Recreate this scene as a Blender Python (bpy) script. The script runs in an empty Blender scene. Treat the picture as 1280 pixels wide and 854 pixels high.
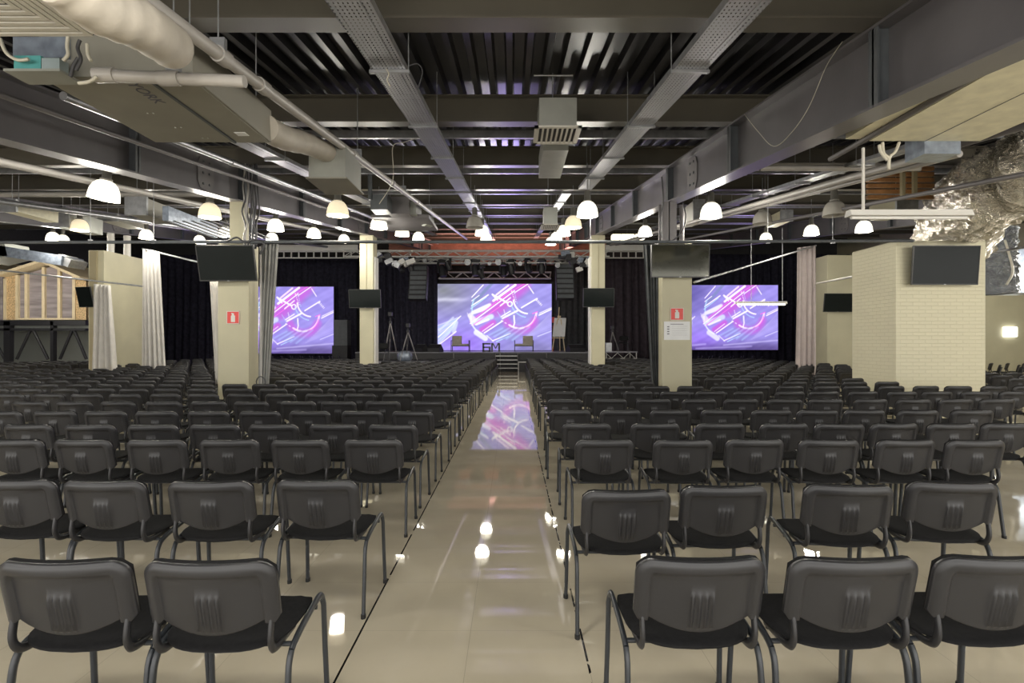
import bpy, math, random
import numpy as np
from mathutils import Vector, Matrix
random.seed(7)
R = math.radians
SC = bpy.context.scene
COL = SC.collection
F, CX, HZ, EYE = 680.0, 640.0, 428.0, 1.58      # lens in pixels, horizon row, eye height

def PX(px, Y): return (px - CX) / F * Y
def PZ(py, Y): return EYE + (HZ - py) / F * Y
def W(px, py, Y): return (PX(px, Y), Y, PZ(py, Y))
SL = 0.128                                      # the roof rises towards the stage
def RZ(z0, Y): return z0 + SL * Y

ONES = ['zero','first','second','third','fourth','fifth','sixth','seventh','eighth','ninth','tenth','eleventh','twelfth','thirteenth',
        'fourteenth','fifteenth','sixteenth','seventeenth','eighteenth','nineteenth']
TENS = {2:'twent',3:'thirt',4:'fort',5:'fift'}
def ordw(n):
    if n < 20: return ONES[n]
    t, o = divmod(n, 10)
    return TENS[t] + ('ieth' if o == 0 else 'y-' + ONES[o])

# ------------------------------------------------------------------ materials
def newmat(name):
    m = bpy.data.materials.new(name); m.use_nodes = True
    nt = m.node_tree; nt.nodes.clear()
    out = nt.nodes.new('ShaderNodeOutputMaterial'); b = nt.nodes.new('ShaderNodeBsdfPrincipled')
    nt.links.new(b.outputs[0], out.inputs[0])
    return m, nt, b, out
def pm(name, col, rough=.5, metal=0.0, var=.12, scale=6, bump=0.0, bscale=60, spec=.5, stretch=None):
    m, nt, b, out = newmat(name); N, L = nt.nodes, nt.links
    tc = N.new('ShaderNodeTexCoord'); mp = N.new('ShaderNodeMapping'); L.new(tc.outputs['Object'], mp.inputs[0])
    if stretch: mp.inputs['Scale'].default_value = stretch
    nz = N.new('ShaderNodeTexNoise'); nz.inputs['Scale'].default_value = scale; nz.inputs['Detail'].default_value = 5
    L.new(mp.outputs[0], nz.inputs['Vector'])
    rp = N.new('ShaderNodeValToRGB')
    c0 = [max(0, c*(1-var)) for c in col]; c1 = [min(1, c*(1+var)) for c in col]
    rp.color_ramp.elements[0].position = .3; rp.color_ramp.elements[0].color = (*c0, 1)
    rp.color_ramp.elements[1].position = .7; rp.color_ramp.elements[1].color = (*c1, 1)
    L.new(nz.outputs[0], rp.inputs[0]); L.new(rp.outputs[0], b.inputs['Base Color'])
    b.inputs['Roughness'].default_value = rough; b.inputs['Metallic'].default_value = metal
    b.inputs['Specular IOR Level'].default_value = spec
    if bump:
        n2 = N.new('ShaderNodeTexNoise'); n2.inputs['Scale'].default_value = bscale; L.new(tc.outputs['Object'], n2.inputs['Vector'])
        bp = N.new('ShaderNodeBump'); bp.inputs['Strength'].default_value = bump; bp.inputs['Distance'].default_value = .01
        L.new(n2.outputs[0], bp.inputs['Height']); L.new(bp.outputs[0], b.inputs['Normal'])
    return m
def em(name, col, s):
    m, nt, b, out = newmat(name)
    b.inputs['Base Color'].default_value = (*col, 1); b.inputs['Roughness'].default_value = .3
    b.inputs['Emission Color'].default_value = (*col, 1); b.inputs['Emission Strength'].default_value = s
    return m

M = {}
M['plastic'] = pm('chair_plastic', (.024,.024,.027), .34, 0, .06, 8, .12, 700)
M['fabric'] = pm('black_fabric', (.014,.014,.015), .95, 0, .25, 60, .5, 900, .2)
M['tube'] = pm('black_tube', (.03,.034,.04), .33, 0, .1, 10)
M['rubber'] = pm('rubber', (.012,.012,.012), .7)
M['steel'] = pm('painted_steel', (.17,.16,.165), .5, 0, .1, 1.5, .05, 30)
M['girder'] = pm('girder_paint', (.15,.143,.155), .34, 0, .14, 1.2, .05, 30)
M['purlin'] = pm('purlin_paint', (.11,.10,.08), .38, 0, .12, 1.5)
M['stiff'] = pm('stiffener_paint', (.10,.11,.12), .5)
M['deck'] = pm('deck_metal', (.022,.021,.026), .33, .3, .35, 2, 0, 1, .5, (1,.15,1))
M['galv'] = pm('galvanised', (.42,.43,.45), .38, .7, .18, 9)
M['galv2'] = pm('galvanised_duct', (.36,.37,.34), .42, .25, .1, 3)
M['ac'] = pm('unit_sheet', (.30,.29,.25), .45, .2, .08, 2)
M['ac2'] = pm('unit_sheet_pale', (.80,.76,.57), .5, 0, .10, 7, .05, 60)
M['white'] = pm('white_plastic', (.62,.60,.55), .4, 0, .05, 5)
M['pvc'] = pm('grey_pipe', (.42,.40,.38), .4, 0, .07, 5)
M['ductwrap'] = pm('duct_wrap', (.50,.46,.40), .6, 0, .1, 5, .2, 25)
M['beige'] = pm('beige_paint', (.52,.49,.35), .6, 0, .06, 1.5, .05, 200)
M['beige2'] = pm('beige_paint_dark', (.36,.31,.19), .6, 0, .06, 1.5)
M['bwhite'] = pm('white_paint', (.7,.69,.66), .55, 0, .04, 3)
M['screenblk'] = pm('tv_glass', (.010,.013,.013), .12, 0, .1, 2, 0, 1, .14)
M['bezel'] = pm('tv_bezel', (.03,.03,.03), .35)
M['black'] = pm('black_paint', (.016,.016,.02), .5)
M['curt_black'] = pm('black_drape', (.035,.034,.052), .9, 0, .3, 5, .3, 200, .15)
M['curt_brown'] = pm('plum_drape', (.045,.036,.045), .9, 0, .25, 5, .3, 200, .15)
M['curt_white'] = pm('white_drape', (.56,.54,.51), .85, 0, .06, 5, .25, 120, .2)
M['curt_lilac'] = pm('pale_drape', (.46,.40,.39), .85, 0, .06, 5, .25, 120, .2)
M['curt_grey'] = pm('grey_drape', (.30,.30,.29), .85, 0, .08, 5, .25, 120, .2)
M['curt_dark'] = pm('dark_drape', (.075,.08,.085), .85, 0, .2, 5, .25, 120, .2)
M['red'] = pm('sign_red', (.72,.06,.05), .4, 0, .05)
M['paper'] = pm('paper', (.78,.79,.8), .7, 0, .03)
M['ink'] = pm('ink', (.12,.12,.15), .7)
M['wood'] = pm('pine', (.72,.60,.40), .6, 0, .12, 4, .1, 80, .3, (6,6,1))
M['osb'] = pm('osb', (.62,.44,.24), .7, 0, .45, 22, .2, 60, .3)
M['poly'] = pm('polycarbonate', (.34,.30,.31), .22, 0, .35, 2, .1, 4, .6, (.3,1,2.5))
M['greywall'] = pm('grey_wall', (.36,.38,.36), .7, 0, .06, 1)
M['darkwall'] = pm('dark_wall', (.05,.05,.05), .8)
M['backwall'] = pm('red_lit_wall', (.52,.27,.20), .8, 0, .2, 3)  # red stage light put into the wall colour
M['stage'] = pm('stage_black', (.022,.022,.026), .5)
M['stagetop'] = pm('stage_top', (.20,.20,.23), .3)
M['truss'] = pm('truss_aluminium', (.55,.55,.53), .35, .5, .1, 6)
M['cushion'] = pm('beige_cushion', (.5,.46,.40), .9)
M['orange'] = pm('orange_lit_slats', (.42,.22,.09), .5, 0, .25, 6)  # orange light on the ribs put into the slat colour
M['blue'] = pm('blue_wrap', (.25,.29,.36), .3, .3, .3, 9, .4, 18)
M['turq'] = pm('turquoise_block', (.10,.38,.38), .5)
M['pcb'] = pm('module_grey', (.33,.40,.42), .5)
M['cablew'] = pm('white_cable', (.6,.57,.48), .5)
M['cableb'] = pm('dark_cable', (.06,.06,.065), .5)
M['housing'] = pm('lamp_housing', (.30,.29,.26), .45, .3)
M['lamp_on'] = em('lamp_glass_lit', (1, .95, .80), .72)
M['lamp_dim'] = em('lamp_glass_warm', (1, .86, .60), .36)
M['lamp_off'] = pm('lamp_glass_off', (.42,.40,.36), .25, 0, .1)
M['tube_on'] = em('fluorescent_lit', (1, .94, .72), 3.0)
M['sign_lit'] = em('lit_sign', (1, 1, .93), 2.2)
M['led'] = em('tiny_led', (1, 1, 1), 3.0)

# floor tiles -----------------------------------------------------------------
def floor_mat():
    m, nt, b, out = newmat('polished_tile'); N, L = nt.nodes, nt.links
    tc = N.new('ShaderNodeTexCoord'); sx = N.new('ShaderNodeSeparateXYZ'); L.new(tc.outputs['Object'], sx.inputs[0])
    def mth(op, a, bb=None, c=None):
        n = N.new('ShaderNodeMath'); n.operation = op
        for i, v in enumerate((a, bb, c)):
            if v is None: continue
            if isinstance(v, (int, float)): n.inputs[i].default_value = v
            else: L.new(v, n.inputs[i])
        return n.outputs[0]
    def seam(sock, off, size, w):
        f = mth('FRACT', mth('DIVIDE', mth('ADD', sock, off), size))
        d = mth('ABSOLUTE', mth('SUBTRACT', f, .5))
        return mth('GREATER_THAN', d, .5 - w / size)
    sX = seam(sx.outputs[0], .226 + 60.0, .6, .0014); sY = seam(sx.outputs[1], .62 + 60.0, .6, .0010)
    grout = mth('MAXIMUM', sX, sY)
    nz = N.new('ShaderNodeTexNoise'); nz.inputs['Scale'].default_value = 2.2; nz.inputs['Detail'].default_value = 6
    L.new(tc.outputs['Object'], nz.inputs['Vector'])
    rp = N.new('ShaderNodeValToRGB')
    rp.color_ramp.elements[0].position = .3; rp.color_ramp.elements[0].color = (.60,.535,.405,1)
    rp.color_ramp.elements[1].position = .75; rp.color_ramp.elements[1].color = (.69,.62,.475,1)
    L.new(nz.outputs[0], rp.inputs[0])
    mx = N.new('ShaderNodeMix'); mx.data_type = 'RGBA'; L.new(mth('MULTIPLY', grout, .38), mx.inputs[0])
    L.new(rp.outputs[0], mx.inputs[6]); mx.inputs[7].default_value = (.16,.13,.09,1)
    # open black joints beside the aisle
    def joint(x0, w): return mth('LESS_THAN', mth('ABSOLUTE', mth('SUBTRACT', sx.outputs[0], x0)), w)
    n3 = N.new('ShaderNodeTexNoise'); n3.inputs['Scale'].default_value = 7; n3.inputs['Detail'].default_value = 2
    L.new(tc.outputs['Object'], n3.inputs['Vector'])
    j = mth('MAXIMUM', mth('MULTIPLY', joint(-.826, .0056), mth('GREATER_THAN', n3.outputs[0], .36)),
            mth('MULTIPLY', joint(.374, .0056), mth('GREATER_THAN', n3.outputs[0], .45)))
    m2 = N.new('ShaderNodeMix'); m2.data_type = 'RGBA'; L.new(j, m2.inputs[0]); L.new(mx.outputs[2], m2.inputs[6]); m2.inputs[7].default_value = (.012,.011,.01,1)
    L.new(m2.outputs[2], b.inputs['Base Color'])
    n2 = N.new('ShaderNodeTexNoise'); n2.inputs['Scale'].default_value = 1.3; L.new(tc.outputs['Object'], n2.inputs['Vector'])
    rr = N.new('ShaderNodeMapRange'); rr.inputs[3].default_value = .018; rr.inputs[4].default_value = .045
    L.new(n2.outputs[0], rr.inputs[0]); L.new(rr.outputs[0], b.inputs['Roughness'])
    b.inputs['Specular IOR Level'].default_value = .62; b.inputs['IOR'].default_value = 1.52
    return m
M['floor'] = floor_mat()

def brick_mat():
    m, nt, b, out = newmat('painted_brick'); N, L = nt.nodes, nt.links
    tc = N.new('ShaderNodeTexCoord'); sx = N.new('ShaderNodeSeparateXYZ'); L.new(tc.outputs['Object'], sx.inputs[0])
    ad = N.new('ShaderNodeMath'); ad.operation = 'ADD'; L.new(sx.outputs[0], ad.inputs[0]); L.new(sx.outputs[1], ad.inputs[1])
    cb = N.new('ShaderNodeCombineXYZ'); L.new(ad.outputs[0], cb.inputs[0]); L.new(sx.outputs[2], cb.inputs[1])
    br = N.new('ShaderNodeTexBrick'); L.new(cb.outputs[0], br.inputs['Vector'])
    br.inputs['Scale'].default_value = 1; br.inputs['Brick Width'].default_value = .26; br.inputs['Row Height'].default_value = .078
    br.inputs['Mortar Size'].default_value = .006; br.inputs['Mortar Smooth'].default_value = .4
    br.inputs['Color1'].default_value = (.74,.70,.52,1); br.inputs['Color2'].default_value = (.72,.68,.505,1); br.inputs['Mortar'].default_value = (.68,.64,.47,1)
    L.new(br.outputs['Color'], b.inputs['Base Color']); b.inputs['Roughness'].default_value = .6
    bp = N.new('ShaderNodeBump'); bp.invert = True; bp.inputs['Strength'].default_value = .7; bp.inputs['Distance'].default_value = .008
    L.new(br.outputs['Fac'], bp.inputs['Height']); L.new(bp.outputs[0], b.inputs['Normal'])
    return m
M['brick'] = brick_mat()

def tray_mat():
    m, nt, b, out = newmat('perforated_tray'); N, L = nt.nodes, nt.links
    b.inputs['Base Color'].default_value = (.42,.43,.47,1); b.inputs['Metallic'].default_value = .55; b.inputs['Roughness'].default_value = .4
    tc = N.new('ShaderNodeTexCoord'); sx = N.new('ShaderNodeSeparateXYZ'); L.new(tc.outputs['Object'], sx.inputs[0])
    def fr(s, p, off):
        a = N.new('ShaderNodeMath'); a.operation = 'MULTIPLY_ADD'; L.new(s, a.inputs[0]); a.inputs[1].default_value = 1/p; a.inputs[2].default_value = off + 100
        f = N.new('ShaderNodeMath'); f.operation = 'FRACT'; L.new(a.outputs[0], f.inputs[0])
        d = N.new('ShaderNodeMath'); d.operation = 'SUBTRACT'; L.new(f.outputs[0], d.inputs[0]); d.inputs[1].default_value = .5
        e = N.new('ShaderNodeMath'); e.operation = 'ABSOLUTE'; L.new(d.outputs[0], e.inputs[0]); return e.outputs[0]
    u = fr(sx.outputs[0], .034, .0); v = fr(sx.outputs[1], .05, 0)
    c1 = N.new('ShaderNodeMath'); c1.operation = 'LESS_THAN'; L.new(u, c1.inputs[0]); c1.inputs[1].default_value = .17
    c2 = N.new('ShaderNodeMath'); c2.operation = 'LESS_THAN'; L.new(v, c2.inputs[0]); c2.inputs[1].default_value = .26
    c3 = N.new('ShaderNodeMath'); c3.operation = 'MULTIPLY'; L.new(c1.outputs[0], c3.inputs[0]); L.new(c2.outputs[0], c3.inputs[1])
    tr = N.new('ShaderNodeBsdfTransparent'); ms = N.new('ShaderNodeMixShader')
    L.new(c3.outputs[0], ms.inputs[0]); L.new(b.outputs[0], ms.inputs[1]); L.new(tr.outputs[0], ms.inputs[2]); L.new(ms.outputs[0], out.inputs[0])
    return m
M['tray'] = tray_mat()

def foil_mat(name, col):
    m, nt, b, out = newmat(name); N, L = nt.nodes, nt.links
    b.inputs['Base Color'].default_value = (*col, 1); b.inputs['Metallic'].default_value = .75; b.inputs['Roughness'].default_value = .25
    tc = N.new('ShaderNodeTexCoord'); vo = N.new('ShaderNodeTexVoronoi'); vo.inputs['Scale'].default_value = 5.5; vo.feature = 'DISTANCE_TO_EDGE'
    nz = N.new('ShaderNodeTexNoise'); nz.inputs['Scale'].default_value = 4; nz.inputs['Detail'].default_value = 8; nz.inputs['Distortion'].default_value = 1.5
    L.new(tc.outputs['Object'], nz.inputs['Vector'])
    ad = N.new('ShaderNodeVectorMath'); ad.operation = 'ADD'; L.new(tc.outputs['Object'], ad.inputs[0]); L.new(nz.outputs[1], ad.inputs[1]); L.new(ad.outputs[0], vo.inputs['Vector'])
    mt = N.new('ShaderNodeMath'); mt.operation = 'ADD'; L.new(vo.outputs[0], mt.inputs[0]); L.new(nz.outputs[0], mt.inputs[1])
    bp = N.new('ShaderNodeBump'); bp.inputs['Strength'].default_value = 1; bp.inputs['Distance'].default_value = .10
    L.new(mt.outputs[0], bp.inputs['Height']); L.new(bp.outputs[0], b.inputs['Normal'])
    return m
M['foil'] = foil_mat('foil', (.85,.80,.68))
M['foilb'] = foil_mat('foil_cool', (.55,.58,.62))

# ------------------------------------------------------------------ mesh builder
class MB:
    def __init__(s): s.v = []; s.f = []; s.m = []; s.sm = []
    def add(s, vs, fs, mi=0, smooth=False):
        o = len(s.v); s.v += [tuple(p) for p in vs]
        for f in fs: s.f.append([i + o for i in f]); s.m.append(mi); s.sm.append(smooth)
        return s
    def box(s, a, b, mi=0, rot=None, ch=0):
        (x0,y0,z0), (x1,y1,z1) = a, b
        x0,x1 = sorted((x0,x1)); y0,y1 = sorted((y0,y1)); z0,z1 = sorted((z0,z1))
        vs = [(x0,y0,z0),(x1,y0,z0),(x1,y1,z0),(x0,y1,z0),(x0,y0,z1),(x1,y0,z1),(x1,y1,z1),(x0,y1,z1)]
        if rot is not None:
            c = Vector(((x0+x1)/2,(y0+y1)/2,(z0+z1)/2)); vs = [tuple(c + rot @ (Vector(p)-c)) for p in vs]
        return s.add(vs, [(0,3,2,1),(4,5,6,7),(0,1,5,4),(1,2,6,5),(2,3,7,6),(3,0,4,7)], mi)
    def cbox(s, c, d, mi=0, rot=None):
        return s.box((c[0]-d[0]/2,c[1]-d[1]/2,c[2]-d[2]/2), (c[0]+d[0]/2,c[1]+d[1]/2,c[2]+d[2]/2), mi, rot)
    def sbox(s, x0, x1, y0, y1, z0, z1, mi=0):      # follows the roof slope
        vs = [(x,y,z+SL*y) for z in (z0,z1) for (x,y) in ((x0,y0),(x1,y0),(x1,y1),(x0,y1))]
        return s.add(vs, [(0,3,2,1),(4,5,6,7),(0,1,5,4),(1,2,6,5),(2,3,7,6),(3,0,4,7)], mi)
    def tube(s, pts, r, n=8, mi=0, ry=None, cap=True, smooth=True):
        P = [Vector(p) for p in pts]; rings = []
        rs = r if isinstance(r, (list, tuple)) else [r]*len(P)
        prev = None
        for i, p in enumerate(P):
            t = (P[min(i+1,len(P)-1)] - P[max(i-1,0)]).normalized()
            if prev is None:
                up = Vector((0,0,1)) if abs(t.z) < .9 else Vector((1,0,0))
                a = t.cross(up).normalized()
            else: a = (prev - t * prev.dot(t)).normalized()
            prev = a; b = t.cross(a)
            rings.append([p + a*math.cos(2*math.pi*k/n)*rs[i] + b*math.sin(2*math.pi*k/n)*(ry if ry else rs[i]) for k in range(n)])
        vs = [q for g in rings for q in g]; fs = []
        for i in range(len(P)-1):
            for k in range(n): fs.append((i*n+k, i*n+(k+1)%n, (i+1)*n+(k+1)%n, (i+1)*n+k))
        s.add(vs, fs, mi, smooth)
        if cap:
            o = len(vs); s.add(rings[0], [tuple(range(n))[::-1]], mi); s.add(rings[-1], [tuple(range(n))], mi)
        return s
    def lathe(s, prof, c, n=20, mi=0, smooth=True):
        vs = []; fs = []
        for r, z in prof:
            for k in range(n): vs.append((c[0]+r*math.cos(2*math.pi*k/n), c[1]+r*math.sin(2*math.pi*k/n), c[2]+z))
        for i in range(len(prof)-1):
            for k in range(n): fs.append((i*n+k, i*n+(k+1)%n, (i+1)*n+(k+1)%n, (i+1)*n+k))
        return s.add(vs, fs, mi, smooth)
    def prism(s, poly, y0, y1, mi=0, axis='y'):     # poly in x,z
        n = len(poly)
        if axis == 'y': vs = [(x,y0,z) for x,z in poly] + [(x,y1,z) for x,z in poly]
        elif axis == 'x': vs = [(y0,x,z) for x,z in poly] + [(y1,x,z) for x,z in poly]
        else: vs = [(x,z,y0) for x,z in poly] + [(x,z,y1) for x,z in poly]
        fs = [tuple(range(n)), tuple(range(2*n-1, n-1, -1))] + [(i,(i+1)%n+0+n*0,(i+1)%n+n,i+n)[::-1] for i in range(n)]
        return s.add(vs, fs, mi)
    def grid(s, fn, nu, nv, mi=0, smooth=True, wrap=False):
        vs = [fn(i/nu, j/nv) for j in range(nv+1) for i in range(nu+1)]
        fs = [(j*(nu+1)+i, j*(nu+1)+i+1, (j+1)*(nu+1)+i+1, (j+1)*(nu+1)+i) for j in range(nv) for i in range(nu)]
        return s.add(vs, fs, mi, smooth)
    def mesh(s, name, mats):
        me = bpy.data.meshes.new(name); me.from_pydata(s.v, [], s.f)
        for k in mats: me.materials.append(M[k] if isinstance(k, str) else k)
        me.polygons.foreach_set('material_index', s.m); me.polygons.foreach_set('use_smooth', s.sm); me.update()
        return me
    def build(s, name, mats, parent=None, loc=None):
        if isinstance(mats, str): mats = [mats]
        o = bpy.data.objects.new(name, s.mesh(name, mats)); COL.objects.link(o)
        if parent is not None:
            o.parent = parent
            if loc is None: o.location = -Vector(parent.location) if not parent.get('_local') else (0,0,0)
        if loc is not None: o.location = loc
        return o

def tag(o, label=None, cat=None, group=None, kind=None):
    if label: o['label'] = label
    if cat: o['category'] = cat
    if group: o['group'] = group
    if kind: o['kind'] = kind
    return o
def empty(name, loc=(0,0,0), label=None, cat=None, group=None, local=False, kind=None):
    o = bpy.data.objects.new(name, None); COL.objects.link(o); o.location = loc; o.empty_display_size = .1
    if local: o['_local'] = 1
    return tag(o, label, cat, group, kind)
def struct(o): o['kind'] = 'structure'; return o
def lin(c): return tuple(((x+.055)/1.055)**2.4 if x > .04045 else x/12.92 for x in c)
def smooth(pts, n=6):
    P = [Vector(p) for p in pts]; out = []
    for i in range(len(P)-1):
        p0, p1, p2, p3 = P[max(i-1,0)], P[i], P[i+1], P[min(i+2,len(P)-1)]
        for k in range(n):
            t = k/n; out.append(.5*((2*p1)+(p2-p0)*t+(2*p0-5*p1+4*p2-p3)*t*t+(3*p1-p0-3*p2+p3)*t**3))
    out.append(P[-1]); return out

# ================================================================== ROOM SHELL
fl = MB(); fl.box((-26,-6,-.1),(23,38.5,0)); struct(fl.build('floor','floor'))
# corrugated deck: ribs run towards the stage
dk = MB(); p = .235; x = -26.0; prof = []
while x < 23:
    prof += [(x,4.26),(x+.06,4.26),(x+.085,4.16),(x+.155,4.16),(x+.18,4.26)]; x += p
n = len(prof); ys = (-3.0, 38.5)
vs = [(px, yy, pz+SL*yy) for yy in ys for px, pz in prof]
dk.add(vs, [(i, i+1, i+1+n, i+n) for i in range(n-1)])
dk.sbox(-26, 23, -3, 38.5, 4.28, 4.34)
struct(dk.build('ceiling','deck'))
w = MB(); w.box((-26,38.0,0),(23,38.3,9.5)); struct(w.build('wall_back','darkwall'))
w = MB(); w.box((-8.5,37.6,6.9),(6.5,38.0,9.5))
for k in range(9): w.box((-8.5,37.5,6.95+k*.27),(6.5,37.6,7.07+k*.27))
struct(w.build('wall_back_upper','backwall'))
w = MB(); w.box((-26,-1,0),(-25.7,38,9.6)); struct(w.build('wall_left','darkwall'))
w = MB(); w.box((22.7,-1,0),(23,38,9.6)); struct(w.build('wall_right','beige'))
w = MB(); w.box((12.6,22.2,0),(22.7,22.45,3.65)); struct(w.build('wall_right_rear','beige'))
w = MB(); w.box((-25.7,26.9,0),(-17.6,27.1,2.7)); struct(w.build('wall_left_rear','greywall'))
# white fascia boards with a railing band over the side curtains
for x0,x1,nm in ((335,447,'left'),(757,812,'right')):
    Y = 30.5; f_ = MB(); f_.box(W(x0,313.5,Y),(PX(x1,Y),Y+.15,PZ(306,Y)))
    struct(f_.build('trim_1' if nm=='left' else 'trim_2','bwhite'))
    r_ = MB(); a, b = PX(x0,Y), PX(x1,Y)
    r_.box((a,Y+.02,PZ(323,Y)),(b,Y+.08,PZ(321.6,Y))); r_.box((a,Y+.02,PZ(315,Y)),(b,Y+.08,PZ(314,Y)))
    k = a
    while k < b: r_.box((k,Y+.02,PZ(323,Y)),(k+.06,Y+.08,PZ(314,Y))); k += .42
    t = r_.build('curtain_railing','bwhite'); tag(t, f'white ladder railing above the dark curtain {nm} of the stage', 'railing')

# ================================================================== STEEL
PUR = [1.6] + [4.66 + 3.2*k for k in range(11)]
for i, gx in enumerate((-14.64, -5.64, 3.33, 12.33)):
    nm = ('far left, over the clad beige column', 'left of the aisle, beside the ceiling air unit', 'right of the aisle, over the pillar with paper notice', 'far right, beyond the white brick block')[i]
    root = empty('steel_girder', (gx,0,0), 'grey steel girder running towards stage, ' + nm, 'girder', 'lengthwise roof girders', kind='thing')
    g = MB(); y0, y1 = -1.0, 37.4
    g.sbox(gx-.15, gx+.15, y0, y1, 3.03, 3.055); g.sbox(gx-.15, gx+.15, y0, y1, 3.735, 3.76); g.sbox(gx-.008, gx+.008, y0, y1, 3.055, 3.735)
    g.build('girder_body', 'girder', root)
    for k, d in enumerate(PUR[1:]):
        s_ = MB(); d2 = d + .15
        s_.sbox(gx-.14, gx+.14, d2-.012, d2+.012, 3.055, 3.735)
        s_.sbox(gx-.14, gx-.125, d2-.06, d2+.06, 3.055, 3.735); s_.sbox(gx+.125, gx+.14, d2-.06, d2+.06, 3.055, 3.735)
        s_.build('stiffener', 'stiff', root)
    for d in (10.0, 20.2):          # bolted splice plates
        s_ = MB()
        for sgn in (-1, 1):
            a, b = sorted((gx+sgn*.010, gx+sgn*.03))
            poly = [(d-.20,3.12),(d+.10,3.08),(d+.24,3.22),(d+.24,3.58),(d+.10,3.72),(d-.20,3.68),(d-.28,3.55),(d-.28,3.25)]
            s_.prism([(yy, zz+SL*yy) for yy, zz in poly], a, b, 0, 'x')
            for zz in (3.2,3.4,3.6):
                for yy in (d-.12, d+.08): s_.cbox((gx+sgn*.036, yy, RZ(zz,yy)), (.02,.035,.035), 1)
        s_.build('splice_plate', ['steel','stiff'], root)
for i, d in enumerate(PUR):
    b = MB(); x0, x1 = -25.7, 22.7; z = 3.765
    b.sbox(x0,x1,d,d+.29,z,z+.018); b.sbox(x0,x1,d,d+.29,4.14,4.158); b.sbox(x0,x1,d+.14,d+.15,z+.018,4.14)
    o = b.build('cross_beam','purlin'); tag(o, f'dark steel cross beam under the corrugated deck, {ordw(i+1)} beam from the camera', 'beam', 'cross beams under the roof', 'thing')
for i, d in enumerate(PUR[2:-1]):
    b = MB(); dd = d + 1.1
    b.sbox(-25.7,22.7,dd,dd+.09,3.80,3.81); b.sbox(-25.7,22.7,dd,dd+.012,3.81,3.92); b.sbox(-25.7,22.7,dd,dd+.09,3.92,3.93)
    o = b.build('channel_rail','galv'); tag(o, f'thin pale steel channel across the ceiling behind the {ordw(i+3)} cross beam', 'rail', 'thin ceiling channels', 'thing')

# cable trays --------------------------------------------------------------
def tray(x0, x1, y0, y1, z0, label):
    root = empty('cable_tray', ((x0+x1)/2, y0, RZ(z0,y0)), label, 'cable tray', 'perforated cable trays')
    t = MB(); t.sbox(x0,x1,y0,y1,z0,z0+.003); t.build('tray_bed','tray',root)
    t = MB(); t.sbox(x0,x0+.004,y0,y1,z0,z0+.06); t.sbox(x1-.004,x1,y0,y1,z0,z0+.06); t.sbox(x1-.075,x1-.071,y0,y1,z0-.004,z0+.02); t.build('side_lip','galv',root)
    y = 5.0 - 1.9*2
    while y < y1:
        if y > y0:
            h = MB(); h.sbox(x0-.03,x1+.03,y,y+.045,z0-.028,z0-.002)
            for xx in (x0-.02, x1+.02): h.tube([(xx,y+.02,RZ(z0-.03,y)),(xx,y+.02,RZ(4.14,y))], .006, 5)
            h.build('hanger','galv',root)
        y += 1.9
tray(-1.285,-.975,.4,33,3.45,'long perforated metal cable tray left of the aisle centre')
tray(1.49,1.79,.4,12.2,3.45,'perforated metal cable tray right of the aisle, nearer straight run')
tray(1.20,1.42,13.0,30,3.47,'narrow cable tray right of the aisle, further run towards stage')
tray(-3.98,-3.70,6.0,27,3.42,'violet-lit cable tray beside the left ceiling air unit')
tray(5.6,5.85,4,22,3.35,'cable tray over the right seating, outside the girder')

# pipes ---------------------------------------------------------------------
def pipe(pts, r, mat, label, cat='pipe', rods=(), rings=(), name='ceiling_pipe', n=10, group=None):
    o = pts[0]; root = empty(name, o, label, cat, group)
    m = MB(); m.tube(pts, r, n); m.build('pipe_run', mat, root)
    for (x,y,z) in rods:
        m = MB(); m.tube([(x,y,z),(x,y,RZ(4.16,y))], .006, 5); m.cbox((x,y,z),(r*2.2,.04,r*2.5)); m.build('hanger_rod','galv',root)
    for (c, t) in rings:
        m = MB(); c = Vector(c); t = Vector(t).normalized()*.07; m.tube([c-t,c+t], r*1.22, 12); m.build('coupling', mat, root)
    return root
def rp(X, z0, ya, yb): return [(X,ya,RZ(z0,ya)),(X,(ya+yb)/2,RZ(z0,(ya+yb)/2)),(X,yb,RZ(z0,yb))]
dirr = (0,1,SL)
pipe(rp(-2.16,3.19,1.2,26), .05, 'pvc', 'grey drain pipe sloping over left seats past the air unit', rods=[(-2.16,d,RZ(3.24,d)) for d in (4.0,7.6,10.8,14.2)],
     rings=[((-2.16,d,RZ(3.19,d)),dirr) for d in (4.05,4.7,7.4,9.8,12.4)])
pipe([W(306,102,3.8), W(215,98,3.8), W(122,94,3.8)], .042, 'pvc', 'grey pipe crossing below the left ceiling air unit',
     rods=[(PX(217,3.8),3.8,PZ(92,3.8))], rings=[(W(212,98,3.8),(1,0,0)),(W(132,94,3.8),(1,0,0))])
pipe(rp(-4.62,3.40,5.6,34), .045, 'galv', 'slim metal pipe beside the left girder, upper one', rings=[((-4.62,d,RZ(3.40,d)),dirr) for d in (9,12,15,18)])
pipe(rp(-4.95,3.30,5.0,34), .03, 'steel', 'slim dark pipe hugging the left girder, lower one')
# right bay
pipe(rp(6.45,2.82,3.5,24), .035, 'steel', 'dark rail crossing in front of the foil duct')
pipe(rp(5.05,3.0,6.5,28), .05, 'pvc', 'pale pipe over right seats, beside the girder')
pipe(rp(5.35,3.0,6.5,28), .04, 'pvc', 'thinner pale pipe running beside a twin over right seats')
pipe(rp(6.15,3.5,4.6,30), .06, 'steel', 'thick grey pipe left of its twin, above the foil duct')
pipe(rp(6.6,3.48,4.6,30), .06, 'steel', 'thick grey pipe right of its twin, above the foil duct')
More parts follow.
